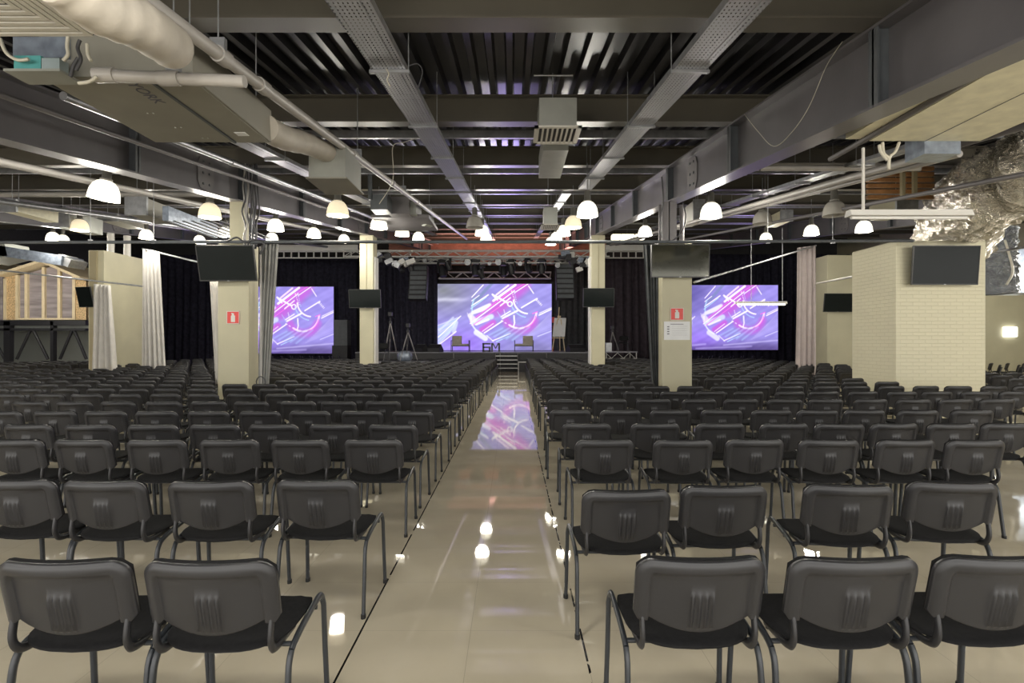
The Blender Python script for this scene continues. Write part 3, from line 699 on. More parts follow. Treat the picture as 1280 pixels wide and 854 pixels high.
# stage lights
def moving_head(px,py,Y,label,s=1.0,tilt=25,mat='black'):
    c=W(px,py,Y); root=empty('moving_head_light',c,label,'stage light','moving heads on the trusses',local=True); root.rotation_euler=(0,0,R(tilt*2))
    m=MB(); m.box((-.16*s,-.14*s,.22*s),(.16*s,.14*s,.34*s)); m.build('base',mat,root)
    m=MB(); m.box((-.2*s,-.05*s,-.12*s),(-.16*s,.05*s,.24*s)); m.box((.16*s,-.05*s,-.12*s),(.2*s,.05*s,.24*s)); m.build('yoke',mat,root)
    ax=Vector((0,-math.sin(R(tilt)),-math.cos(R(tilt))))
    m=MB(); m.tube([tuple(-ax*.20*s+Vector((0,0,-.05*s))),tuple(Vector((0,0,-.05*s))),tuple(ax*.22*s+Vector((0,0,-.05*s)))],[.10*s,.14*s,.12*s],12); m.build('head',mat,root)
    m=MB(); m.tube([(0,0,.34*s),(0,0,.50*s)],.03*s,6); m.build('clamp','truss',root)
for i,(px,py,Y,s,t) in enumerate([(501,333,27.8,1.15,30),(513,331,27.8,1.2,-20),(553,337,29,1.5,20),(560,330,29,1.2,-25),(594,336,29,1.4,10),(601,341,29,1.2,-30),(629,338,29,1.2,15),(639,335,29,1.3,-15),(660,333,29,1.3,28),(677,334,29,1.3,-10)]):
    moving_head(px,py,Y,f'black moving stage light under the front truss, {ordw(i+1)} from the left',s,t)
def par(px,py,Y,r,label,mat='bwhite'):
    c=W(px,py,Y); root=empty('par_can_light',c,label,'stage light','pale round stage lamps')
    m=MB(); m.tube([(c[0],c[1]+.3,c[2]+.05),(c[0],c[1]+.1,c[2]+.02),(c[0],c[1]-.1,c[2])],[r*.6,r,r],14,cap=True); m.build('can',mat,root)
    m=MB(); m.tube([(c[0],c[1]-.11,c[2]),(c[0],c[1]-.1,c[2])],r*.85,14); m.build('lens','galv',root)
    m=MB(); m.tube(smooth([(c[0]-r*1.1,c[1],c[2]),(c[0]-r*.9,c[1],c[2]+r*1.2),(c[0]+r*.9,c[1],c[2]+r*1.2),(c[0]+r*1.1,c[1],c[2])],4),.02,6); m.build('bracket','black',root)
for i,(px,py,r) in enumerate([(584.5,328,.17),(623,328,.17),(612,330,.10),(531,326,.11),(650,330,.12),(697,332,.13)]):
    par(px,py,28.9,r,f'pale round lamp on the lower front truss, {ordw(i+1)} of six')
def wrapped(px,py,Y,d,label):
    c=W(px,py,Y); root=empty('wrapped_light_cluster',c,label,'stage light')
    rr=random.Random(px)
    for k in range(6):
        o_=(rr.uniform(-d[0],d[0])/2,rr.uniform(-.2,.2),rr.uniform(-d[1],d[1])/2)
        m=MB(); q=Matrix.Rotation(rr.uniform(-.6,.6),3,'Y'); m.cbox((c[0]+o_[0],c[1]+o_[1],c[2]+o_[2]),(rr.uniform(.25,.5),.3,rr.uniform(.15,.32)),0,q); m.build('lamp_body',rr.choice(['blue','galv','bwhite','black']),root)
wrapped(481,326,27.4,(1.3,.55),'cluster of pale stage lamps at left truss end'); wrapped(508,330,27.4,(1.0,.5),'blue wrapped stage lamps hanging under left truss')
wrapped(713,322,27.4,(.9,.5),'blue-grey wrapped stage lamps at right truss end'); wrapped(728,331,27.4,(.7,.6),'small pale lamps hanging beside right slim pillar')

# tripods, platforms
def tripod(px,py0,py1,Y,zb,label,spread=.42,head=.16):
    x=PX(px,Y); zt=PZ(py0,Y); root=empty('camera_tripod',(x,Y,zb),label,'tripod')
    H=zt-zb; hub=(x,Y,zb+H*.80)
    for a in (90,210,330):
        f_=(x+spread*math.cos(R(a+20)),Y+spread*math.sin(R(a+20)),zb); m=MB(); md=tuple((Vector(hub)+Vector(f_))/2)
        m.tube([hub,md],.03,6); m.tube([md,f_],.02,6); m.build('leg','steel',root)
    m=MB(); m.tube([(x,Y,zb+H*.45),(x,Y,zb+H*.90)],.03,8); m.cbox((x,Y,zb+H*.80),(.12,.12,.10)); m.build('centre_column','black',root)
    m=MB(); m.cbox((x,Y,zt-head*.4),(.16,.22,head)); m.tube([(x,Y,zt-.1),(x+.25,Y-.3,zt-.3)],.012,5); m.build('head','black',root)
PYy=23.3; pz=.62
def platform(px0,px1,Y,z,label,mat='stagetop',dep=1.6,lattice=False):
    a,b=PX(px0,Y),PX(px1,Y); root=empty('riser_platform',((a+b)/2,Y,0),label,'platform')
    m=MB(); m.box((a,Y,z-.06),(b,Y+dep,z)); m.build('deck_board',mat,root)
    for x in (a+.05,b-.05):
        for y in (Y+.05,Y+dep-.05): m=MB(); m.tube([(x,y,0),(x,y,z-.06)],.025,6); m.build('leg','truss',root)
    if lattice:
        m=MB(); x=a; u=0
        m.tube([(a,Y,z-.35),(b,Y,z-.35)],.02,5)
        while x<b-.3: m.tube([(x,Y,z-.07-(.28 if u else 0)),(x+.3,Y,z-.07-(0 if u else .28))],.015,5); u=1-u; x+=.3
        m.build('lattice','truss',root)
platform(454,532,PYy,PZ(452.5,PYy),'low camera platform behind the left seat rows')
zp=PZ(452.5,PYy)
tripod(488,391,0,PYy+1.15,zp,'tall dark tripod on the left camera platform',.38)
tripod(510,405,0,PYy+.5,zp,'shorter tripod at the right of the left camera platform',.45)
c=W(509,445,PYy+.9); m=MB(); m.lathe([(0,0),(.26,0),(.34,.12),(.33,.30),(.22,.44),(0,.46)],(PX(506,PYy+1),PYy+1.0,zp),16); tag(m.build('gear_bag','blue'),'pale rounded bag behind shorter tripod on left platform','bag')
platform(757,797,27.5,PZ(439.5,27.5),'lattice camera platform right of right slim pillar',lattice=True)
zq=PZ(439.5,27.5); tripod(765.5,408,0,28.3,zq,'dark tripod on the right lattice platform',.33)
m=MB(); m.cbox((PX(760.5,27.9),27.9,zq+.22),(.30,.25,.44)); tag(m.build('equipment_case','galv'),'small pale equipment case on right lattice platform','case')

# ================================================================== CHAIRS
TILT=R(13)
def S(u,v,off):     # backrest surface: u across, v up, off forwards of the back plane
    y=-.215-v*math.sin(TILT)+.80*u*u+off*math.cos(TILT); z=.513+v*math.cos(TILT)+off*math.sin(TILT)
    return (u,y,z)
HW=.238; VT=.292
def vtop(u):
    a=abs(u); r=.065
    if a<=HW-r: return VT
    return VT-r+math.sqrt(max(0,r*r-(a-(HW-r))**2))
def vbot(u):
    a=abs(u)
    if a>.185: return .048+.02*max(0,(a-.225)/.013)
    return .054*(a/.185)**2
def sst(a,b,x): t=max(0,min(1,(x-a)/(b-a))); return t*t*(3-2*t)
def back_off(u,v):
    a=abs(u); r=.065
    if a>HW-r and v>VT-r: dd=r-math.hypot(a-(HW-r),v-(VT-r))
    else: dd=min(HW-a,VT-v)
    o=.017*(1-sst(.046,.053,dd)) - .012*(1-sst(0,.016,dd))
    if a<.046 and .018<v<.172:
        e=min(sst(.046,.040,a), sst(.172,.164,v), sst(.014,.03,v))
        o+=e*(.006+.011*max(0,math.cos(u*2*math.pi/.0255+math.pi))*sst(.168,.155,v))
    return o
def us_list(full):
    if full: return [-.238,-.2365,-.232,-.224,-.212,-.198,-.190,-.184,-.178,-.15,-.11,-.075,-.05,-.046,-.0425]+[i*.00425-.038 for i in range(18)]+[.0385,.0425,.046,.05,.075,.11,.15,.178,.184,.190,.198,.212,.224,.232,.2365,.238]
    return [-.238,-.225,-.19,-.178,-.09,0,.09,.178,.19,.225,.238]
def back_mb(full):
    m=MB(); us=us_list(full)
    vv=[0,.02,.05,.1,.2,.35,.5,.565,.60,.70,.79,.82,.845,.88,.93,.97,.99,1] if full else [0,.3,.78,.84,.95,1]
    nu,nv=len(us),len(vv); vs=[];fs=[]
    for v in vv:
        for u in us:
            q=vbot(u)+(vtop(u)-vbot(u))*v; vs.append(S(u,q,-back_off(u,q)))
    for v in vv:
        for u in us:
            q=vbot(u)+(vtop(u)-vbot(u))*v; vs.append(S(u,q,.010))
    N_=nu*nv
    for j in range(nv-1):
        for i in range(nu-1):
            k=j*nu+i; fs.append((k,k+1,k+nu+1,k+nu)); fs.append((N_+k,N_+k+nu,N_+k+nu+1,N_+k+1))
    for i in range(nu-1):
        fs.append((i,N_+i,N_+i+1,i+1)); k=(nv-1)*nu+i; fs.append((k,k+1,N_+k+1,N_+k))
    for j in range(nv-1):
        k=j*nu; fs.append((k,k+nu,N_+k+nu,N_+k)); k=j*nu+nu-1; fs.append((k,N_+k,N_+k+nu,k+nu))
    m.add(vs,fs,0,True); return m
def cush_mb(full):
    m=MB(); nu=16 if full else 6; nv=10 if full else 4; vs=[];fs=[]
    for side in (0,1):
        for j in range(nv+1):
            for i in range(nu+1):
                u=(i/nu*2-1)*(HW-.006); b=max(vbot(u),.012); t=vtop(u)-.001; q=b+(t-b)*j/nv
                ed=min(1,min(i,nu-i)/ (nu*.16)+.25, min(j,nv-j)/(nv*.2)+.25)
                vs.append(S(u,q+.002,.0105 if side==0 else .016+.026*math.sin(min(1,ed)*math.pi/2)))
    N_=(nu+1)*(nv+1); w_=nu+1
    for j in range(nv):
        for i in range(nu):
            k=j*w_+i; fs.append((k,k+1,k+w_+1,k+w_)); fs.append((N_+k,N_+k+w_,N_+k+w_+1,N_+k+1))
    for i in range(nu): fs.append((i,N_+i,N_+i+1,i+1)); k=nv*w_+i; fs.append((k,k+1,N_+k+1,N_+k))
    for j in range(nv): k=j*w_; fs.append((k,k+w_,N_+k+w_,N_+k)); k=j*w_+nu; fs.append((k,N_+k,N_+k+w_,k+w_))
    m.add(vs,fs,0,True); return m
def seat_mb(full, bottom=False):
    m=MB(); nr=7 if full else 3; n=40 if full else 14; vs=[]; fs=[]
    A,B,yc=.238,.222,.03
    def pt(rho,a,top):
        e=2/3.6; c,s_=math.cos(a),math.sin(a); x=A*rho*abs(c)**e*(1 if c>0 else -1); y=yc+B*rho*abs(s_)**e*(1 if s_>0 else -1)
        dish=-.016*(1-(x/A)**2)*sst(.15,-.2,y)-.008*(1-(x/A)**2); wf=-.035*sst(.17,.26,y)
        if top: z=.484+dish+wf-.012*rho**8
        else: z=.462+dish*1.05+wf*.5-(.012 if bottom else 0)*(1-rho**6)
        if bottom and top: z=.463+dish+wf*.6
        return (x,y,z)
    lay=[(r/nr,True) for r in range(1,nr+1)]+[(r/nr,False) for r in range(nr,0,-1)]
    vs=[pt(0.001,0,True)]
    for rho,t in lay:
        for k in range(n): vs.append(pt(rho,2*math.pi*k/n,t))
    vs.append(pt(0.001,0,False))
    for k in range(n): fs.append((0,1+k,1+(k+1)%n))
    for l in range(len(lay)-1):
        for k in range(n): a=1+l*n; fs.append((a+k,a+n+k,a+n+(k+1)%n,a+(k+1)%n))
    a=1+(len(lay)-1)*n; e=len(vs)-1
    for k in range(n): fs.append((a+k,e,a+(k+1)%n))
    m.add(vs,fs,0,True); return m
LX=.252
def front_leg(s,n=8):
    m=MB(); m.tube([(s*(LX+.006),.262,.0),(s*(LX+.002),.245,.22),(s*LX,.232,.415),(s*(LX-.003),.222,.447)],.016,n,ry=.0115); return m
def rear_leg(s,n=8):
    m=MB(); m.tube(smooth([(s*(LX+.006),-.20,0),(s*(LX+.002),-.165,.26),(s*LX,-.150,.365),(s*LX,-.125,.41)],3 if n>6 else 1),.016,n,ry=.0115); return m
def rail(s,n=8):
    m=MB(); m.tube(smooth([(s*(LX-.003),.222,.447),(s*(LX-.004),.195,.468),(s*(LX-.004),.13,.466),(s*(LX-.002),0,.447),(s*LX,-.09,.428),(s*LX,-.125,.41)],3 if n>6 else 1),.0115,n,ry=.016); return m
def bracket(s,n=8):
    m=MB(); a=S(s*.208,.06,0); m.tube(smooth([a,(s*.208,-.205,.505),(s*.207,-.192,.462),(s*.205,-.16,.440),(s*.205,-.10,.434),(s*.205,.02,.436)],4 if n>6 else 1),.017,n,ry=.010); return m
def bars(n=8):
    m=MB()
    for y,z in ((.15,.440),(-.10,.422)): m.tube([(-LX,y,z),(LX,y,z)],.010,n)
    return m
def cap(s,y,n=8):
    m=MB(); m.tube([(s*(LX+.006),y,0.0),(s*(LX+.006),y,.022)],.019,n,ry=.0145); return m
PARTS={'seat':seat_mb(True).mesh('seat',['fabric']),'seat_shell':seat_mb(True,True).mesh('seat_shell',['plastic']),
 'backrest':back_mb(True).mesh('backrest',['plastic']),'back_cushion':cush_mb(True).mesh('back_cushion',['fabric']),'crossbar':bars().mesh('crossbar',['tube'])}
for s in (-1,1):
    PARTS['fl%d'%s]=front_leg(s).mesh('leg',['tube']); PARTS['rl%d'%s]=rear_leg(s).mesh('leg',['tube'])
    PARTS['ra%d'%s]=rail(s).mesh('side_rail',['tube']); PARTS['br%d'%s]=bracket(s).mesh('back_bracket',['plastic'])
    PARTS['cf%d'%s]=cap(s,.262).mesh('foot_cap',['rubber']); PARTS['cr%d'%s]=cap(s,-.20).mesh('foot_cap',['rubber'])
def single_mesh(full=False):
    m=MB(); n=5
    def j(o,mi):
        m.add(o.v,o.f,mi,True)
    j(seat_mb(full),1); j(back_mb(full),0); j(cush_mb(full),1); j(bars(n),2)
    for s in (-1,1): j(front_leg(s,n),2); j(rear_leg(s,n),2); j(rail(s,n),2); j(bracket(s,n),0)
    return m
LOW=single_mesh(); LOWMESH=LOW.mesh('stacking_chair',['plastic','fabric','tube'])
MID=single_mesh(True).mesh('stacking_chair',['plastic','fabric','tube'])
def link(name,me,parent,loc=None,rot=None):
    o=bpy.data.objects.new(name,me); COL.objects.link(o)
    if parent is not None: o.parent=parent
    return o
def chair_proto():
    r=bpy.data.objects.new('stacking_chair',None); COL.objects.link(r)
    se=link('seat',PARTS['seat'],r); link('seat_shell',PARTS['seat_shell'],se)
    b=link('backrest',PARTS['backrest'],r); link('back_cushion',PARTS['back_cushion'],b); link('crossbar',PARTS['crossbar'],r)
    for s in (-1,1):
        l=link('leg',PARTS['fl%d'%s],r); link('foot_cap',PARTS['cf%d'%s],l); l=link('leg',PARTS['rl%d'%s],r); link('foot_cap',PARTS['cr%d'%s],l)
        link('side_rail',PARTS['ra%d'%s],r); link('back_bracket',PARTS['br%d'%s],r)
    return r
def copy_tree(o,parent=None):
    c=o.copy(); COL.objects.link(c)
    if parent is not None: c.parent=parent
    for ch in o.children: copy_tree(ch,c)
    return c
# layout: backrest-top distance D of each row -> chair centre Y = D+.30
RW={}
def xs(lst,D): return [PX(p_,D) for p_ in lst]
left_rows=[(1.90,xs([250,60],1.90)),(3.02,xs([392,255,121,0],3.02)),(4.30,xs([463,371,279,187,95,5],4.3)),
 (5.10,xs([490,413,336,261,184,104,26],5.1)),(6.10,xs([515,450,384,321,256,189,124,59,-6],6.1)),(7.10,xs([534,476,421,369,312,255,200,143,87,30],7.1)),(8.15,xs([547,496,447,398,349,300,251,203,152,103,54,5],8.15))]
right_rows=[(1.91,xs([885,1083,1278],1.91)),(2.86,None),(4.30,xs([757,858,950,1045,1140,1226],4.3)),(5.17,xs([736,822,905,985,1055,1124,1197,1268],5.17)),
 (6.20,xs([714,777,841,907,968,1027,1087,1153,1224],6.2)),(7.40,xs([707,764,820,876,930,985,1037,1093,1147,1201,1254],7.4))]
seats=[]   # (x, y, rot, side, row, seat)
rj=random.Random(3)
for r_,(D,xl) in enumerate(left_rows):
    for k,x in enumerate(xl): seats.append((x,D+.30+rj.uniform(-.02,.02),rj.uniform(-2.5,2.5),'left',r_+1,k+1))
R2=[(785,2.81,2),(911,2.90,1),(1075,2.92,-4),(1209,2.98,-6)]
for r_,(D,xl) in enumerate(right_rows):
    if xl is None:
        for k,(p_,d_,a_) in enumerate(R2): seats.append((PX(p_,d_),d_+.30,a_,'right',2,k+1))
        continue
    for k,x in enumerate(xl): seats.append((x,D+.30+rj.uniform(-.02,.02),rj.uniform(-3,3),'right',r_+1,k+1))
BLOCK=[(-6.35,-4.9,10.7,12.0),(2.7,4.05,10.7,12.0),(-6.3,-4.9,20.5,22.2),(2.7,4.1,20.5,22.2),(-15.4,-14.0,18.7,21.8),(7.9,10.9,10.8,13.3),(-6.6,-3.6,22.8,25.6),(4.2,6.9,26.9,30),(11.8,13.8,20.5,30),(-16.2,-12.6,17.1,18.9)]
def blocked(x,y): return any(a<x<b and c<y+.0<d for a,b,c,d in BLOCK)
def extend(side,D0,rowidx,first,pitch,Dmax,xmax,dp):
    D=D0; ri=rowidx
    while D<Dmax:
        drift=(D-8)*.010
        f_=first+(drift if side=='left' else drift*.9); x=f_; k=1; ph=rj.uniform(-.06,.06)
        while abs(x)<xmax:
            pxx=CX+F*x/D
            if pxx<-15 or pxx>1300: break
            if not blocked(x,D+.30): seats.append((x+rj.uniform(-.02,.02)+ph*.3,D+.30+rj.uniform(-.03,.03),rj.uniform(-3,3),side,ri,k))
            k+=1; x+= -pitch if side=='left' else pitch
        D+=dp; ri+=1
extend('left',9.10,8,-1.12,.585,26.6,22.5,.985)
extend('right',8.55,7,.76,.60,26.6,19.0,1.06)
# drop seats inside side walls / behind rear wall on the right
seats=[s for s in seats if not (s[3]=='right' and s[0]>13.2 and s[1]>14.5) and not (s[3]=='right' and s[0]>12.3 and s[1]>21.4) and not (s[0]<-15 and s[1]>23.2) and not (s[0]<-7 and s[1]>28.5)]
seats.sort(key=lambda s:(s[1]))
print('SEATS',len(seats))
proto=chair_proto(); first=True; nfull=0
stuff=[]
for i,(x,y,a,side,row,k) in enumerate(seats):
    lab=f'black stacking chair, {side} block, {ordw(row)} row from the camera, {ordw(k)} seat from the aisle'
    grp=f'stacking chairs in the {side} seating block'
    if i<296:
        if y<9.8:
            o=proto if first else copy_tree(proto); first=False; nfull+=1
        else:
            o=bpy.data.objects.new('stacking_chair', MID); COL.objects.link(o)
        o.location=(x,y,0); o.rotation_euler=(0,0,R(a)); tag(o,lab,'chair',grp)
    else: stuff.append((x,y,0,R(a)))
# sideways chairs: by the right wall and before the side screens
wallch=[]
for k in range(5): wallch.append((16.6+.62*k,20.6,.0,R(40)))
for k in range(5): wallch.append((14.6+.7*k,17.4,.0,R(55))); wallch.append((15.4+.66*k,19.0,.0,R(48)))
for r_ in range(2):
    for k in range(13): wallch.append((-16.3+.55*k,30.2+1.1*r_,.0,R(-70)))
    for k in range(13): wallch.append((6.6+.6*k,30.6+1.1*r_,.0,R(70)))
stuff+=wallch
V=np.array(LOW.v); vs=[];fs=[];ms=[]; o_=0
for (x,y,z,a) in stuff:
    c,s=math.cos(a),math.sin(a); q=V.copy(); q[:,0]=V[:,0]*c-V[:,1]*s+x; q[:,1]=V[:,0]*s+V[:,1]*c+y; q[:,2]+=z; vs.append(q)
    fs+=[[i+o_ for i in f] for f in LOW.f]; ms+=LOW.m; o_+=len(V)
me=bpy.data.meshes.new('distant_chairs'); me.from_pydata(np.concatenate(vs).tolist(),[],fs)
for k in ('plastic','fabric','tube'): me.materials.append(M[k])
me.polygons.foreach_set('material_index',ms); me.polygons.foreach_set('use_smooth',[True]*len(ms)); me.update()
o=bpy.data.objects.new('distant_chairs',me); COL.objects.link(o); tag(o,'mass of small distant black stacking chairs filling the rear of the hall','chairs',kind='stuff')
# two lone chairs on the camera platforms
for (x,y,z,a,l) in ((PX(477,PYy+.4),PYy+.4,zp,170,'lone black chair on the left camera platform beside tall tripod'),(PX(779,28.4),28.4,zq,160,'lone black chair on the right lattice platform')):
    o=bpy.data.objects.new('stacking_chair',LOWMESH); COL.objects.link(o); o.location=(x,y,z); o.rotation_euler=(0,0,R(a)); tag(o,l,'chair')

# ================================================================== PENDANTS
LIGHTS=[]
def pendant(X_,D,state,label,z0=2.84,s=1.0,tilt=0):
    z=RZ(z0,D); root=empty('pendant_lamp',(X_,D,z),label,'lamp','bell-shaped pendant lamps',local=True); root.rotation_euler=(0,R(tilt),0)
    mat={'on':'lamp_on','dim':'lamp_dim','off':'lamp_off'}[state]
    m=MB(); prof=[(.215,-.13),(.21,-.06),(.195,.02),(.165,.09),(.12,.14),(.07,.165)]
    prof=[(r*s,h*s) for r,h in prof]+[(r*s-.006,h*s) for r,h in reversed(prof)]+[(prof[0][0]*s,prof[0][1]*s)]
    m.lathe(prof,(0,0,0),24); m.build('shade',mat,root)
    m=MB(); m.lathe([(0,.16*s),(.085*s,.16*s),(.085*s,.19*s),(.065*s,.20*s),(.065*s,.36*s),(.04*s,.38*s),(0,.38*s)],(0,0,0),14); m.build('housing','housing',root)
    m=MB(); m.lathe([(0,-.05),(.045,-.03),(.05,.03),(.03,.09),(0,.12)],(0,0,0),10); m.build('bulb','lamp_on' if state!='off' else 'lamp_off',root)
    top=RZ(3.78,D)-z
    m=MB(); m.tube([(0,0,.37*s),(0,0,top)],.007,5); m.build('hanging_rod','galv',root)
    if state!='off': LIGHTS.append((X_,D,z-.18,1.0 if state=='on' else .6))
pend=[(1.51,10.9,'on','glowing pendant lamp below the right tray, nearest of its line'),(1.54,13.7,'dim','warm pendant lamp below the right tray, second of its line'),
(1.55,16.4,'on','pendant lamp below the right tray, third of its line'),(1.56,19.2,'on','pendant lamp below the right tray, fourth of its line'),(1.56,22,'on','pendant lamp below the right tray, fifth of its line'),
(-.94,13.7,'off','unlit grey pendant lamp below the left tray'),(-.90,16.4,'on','pendant lamp below left tray, just behind the unlit one'),(-.93,19.6,'on','pendant lamp below left tray, furthest of its line'),
(-3.46,10.8,'dim','warm pendant lamp over left seats, nearest inside the girder'),(-3.4,13.9,'on','pendant lamp over left seats, second inside the girder'),(-3.35,16.6,'on','pendant lamp over left seats, third inside the girder'),(-3.3,19.2,'on','pendant lamp over left seats, fourth inside the girder'),
(-6.29,8.4,'on','large bright pendant lamp at far left below the girder'),(-6.22,11.2,'dim','pendant lamp just left of the near left pillar top'),(-6.3,14.5,'on','pendant lamp right of the near left pillar, first behind'),(-6.3,17.3,'on','pendant lamp right of the near left pillar, second behind'),(-6.3,20.4,'on','pendant lamp right of the near left pillar, third behind'),
(-8.6,19.5,'on','pendant lamp low above the grey gathered curtain'),(-8.95,17.0,'on','pendant lamp half hidden by the near left pillar post'),(-12.1,18.0,'on','pendant lamp right of the clad column top'),(-12.0,20.9,'on','pendant lamp behind the clad column, furthest'),
(-17,20.6,'on','pendant lamp over the far left seats, rear'),(-11.6,14.6,'dim','pendant lamp over the far left seats, front'),(-16.2,19.2,'on','pendant lamp over the far left seats, middle'),
(4.06,11.1,'on','bright pendant lamp right of the near right pillar post'),(4.06,16.6,'on','pendant lamp left of the near right pillar post'),(9.1,19.5,'on','pendant lamp over right seats, behind the rod'),(8.97,16.3,'on','pendant lamp over right seats, above the pale curtain'),
(6.4,10.8,'off','unlit pendant lamp over right seats, near the strip light'),(5.8,12.6,'off','unlit pendant lamp over right seats, behind another unlit one'),(9.7,15.0,'on','pendant lamp behind the white strip light')]
for (x,d,s,l) in pend: pendant(x,d,s,l,tilt=(8 if x==-6.29 else 0))
for i,(px,wd_) in enumerate([(771,10),(785,15),(801,11)]):
    Yb=25.0; a=PX(px-wd_/2,Yb); b=PX(px+wd_/2,Yb); root=empty('box_lamp',((a+b)/2,Yb,PZ(298,Yb)),'small lit box lamp left of near right pillar post, %s of three'%ordw(i+1),'lamp','lit box lamps')
    m=MB(); m.box((a,Yb,PZ(298,Yb)),(b,Yb+.4,PZ(293,Yb))); m.build('lit_diffuser','tube_on',root)
    m=MB(); m.box((a-.02,Yb-.01,PZ(293,Yb)),(b+.02,Yb+.42,PZ(292,Yb))); m.tube([((a+b)/2,Yb+.2,PZ(292,Yb)),((a+b)/2,Yb+.2,RZ(3.78,Yb))],.01,5); m.build('housing','housing',root)
# strip lights
def strip(px0,px1,py,Y,lit,label,drops,dz=.05):
    a,b=PX(px0,Y),PX(px1,Y); z=PZ(py,Y); root=empty('strip_light',((a+b)/2,Y,z),label,'strip light')
    m=MB(); m.prism([(Y-.06,z-.02),(Y+.06,z-.02),(Y+.035,z+.04),(Y-.035,z+.04)],a,b,0,'x'); m.build('fixture_body','bwhite',root)
    m=MB(); m.tube([(a+.03,Y,z-.035),(b-.03,Y,z-.035)],.016,8); m.build('tube','tube_on' if lit else 'bwhite',root)
    for px,pyt in drops:
        m=MB(); m.tube([(PX(px,Y),Y,z+.03),(PX(px,Y),Y,PZ(pyt,Y))],.006 if lit else .014,6); m.build('drop_rod','galv' if lit else 'white',root)
strip(1060,1212,268,5.4,False,'unlit white strip light hanging in front of the foil duct',[(1079,185)])
strip(920,983,379,13,True,'lit slim strip light hanging before the right screen',[(939,285),(978,285)])

# ================================================================== AIR UNITS AND DUCTS
root=empty('ceiling_air_unit',(-2.85,4.6,3.5),'large grey ceiling air unit at upper left','air conditioner',kind='thing')
m=MB(); m.box((-3.42,3.93,3.50),(-2.31,5.22,3.80)); m.build('casing','ac',root)
m=MB(); m.box((-2.66,3.94,3.485),(-2.64,5.21,3.50)); m.build('panel_seam','stiff',root)
m=MB(); m.box((-2.62,3.94,3.492),(-2.33,5.21,3.50)); m.build('access_panel','ac',root)
m=MB(); m.box((-2.53,4.95,3.488),(-2.43,5.03,3.492)); m.build('sticker','paper',root)
m=MB()
for x,y in ((-3.05,4.55),(-3.0,4.55),(-3.0,4.85),(-2.95,4.85),(-2.9,5.1),(-2.85,5.1)): m.lathe([(0,0),(.008,0),(.008,.006),(0,.006)],(x,y,3.492),8)
m.build('rivets','led' if False else 'truss',root)
m=MB()
for x in (-3.3,-2.4):
    for y in (4.05,5.1): m.tube([(x,y,3.8),(x,y,RZ(4.16,y))],.006,5)
m.build('hanger_rods','galv',root)
cu=bpy.data.curves.new('maker_lettering','FONT'); cu.body='YORK'; cu.size=.13; cu.extrude=.001; cu.materials.append(M['ink'])
to=bpy.data.objects.new('maker_lettering',bpy.data.meshes.new_from_object(bpy.data.objects.new('tmp',cu))); COL.objects.link(to); to.parent=root
to.matrix_local=Matrix.Translation(Vector((-2.86,4.02,3.497))-Vector(root.location)) @ Matrix(((0,1,0,0),(1,0,0,0),(0,0,-1,0),(0,0,0,1)))
# control box
root=empty('control_module',(-3.35,3.86,3.55),'open turquoise and grey control module below the diffuser','control box')
m=MB(); a=W(27,75,3.86); b=W(60,96,3.86); m.box((a[0],3.80,b[2]),(b[0],3.88,a[2])); m.build('terminal_block','turq',root)
m=MB(); a=W(61,78,3.86); b=W(83,96,3.86); m.box((a[0],3.80,b[2]),(b[0],3.88,a[2])); m.build('relay_block','pcb',root)
m=MB(); a=W(27,101,3.86); b=W(95,98,3.86); m.box((a[0],3.72,a[2]),(b[0],3.92,b[2])); m.build('mounting_tray','galv2',root)
m=MB(); a=W(16,46,3.9); b=W(84,72,3.9); m.box((a[0],3.9,b[2]),(b[0],4.1,a[2])); m.build('duct_collar','blue',root)
for k,(cl,pts) in enumerate([('cablew',[(85,46),(84,58),(85,68),(79,76)]),('cablew',[(109,55),(110,68),(114,76)]),('cablew',[(0,48),(8,66),(22,75),(36,74)]),('cableb',[(98,72),(92,82),(88,96)]),('cablew',[(98,104),(112,102),(121,96)]),('cableb',[(100,50),(97,60),(101,74),(95,88)])]):
    m=MB(); m.tube(smooth([W(p[0],p[1],3.75) for p in pts],5),.012,6); m.build('cable',cl,root)
# square diffuser
Zd=3.20; c=(-2.52,2.58)
root=empty('ceiling_diffuser',(c[0],c[1],Zd),'cream square louvred diffuser in the upper left corner','diffuser')
m=MB(); m.box((c[0]-.24,c[1]-.24,Zd+.03),(c[0]+.24,c[1]+.24,Zd+.35)); m.build('plenum_box','galv2',root)
m=MB()
for k in range(7):
    r1=.30-.04*k; r0=r1-.026; z0=Zd+.004*k; z1=z0+.022
    for (ax,ay,bx,by) in ((-r1,-r1,r1,-r0),(-r1,r0,r1,r1),(-r1,-r0,-r0,r0),(r0,-r0,r1,r0)): m.box((c[0]+ax,c[1]+ay,z0),(c[0]+bx,c[1]+by,z1))
m.build('louvres','white',root)
m=MB(); m.box((c[0]-.23,c[1]-.23,Zd+.028),(c[0]+.23,c[1]+.23,Zd+.03)); m.build('dark_back','black',root)
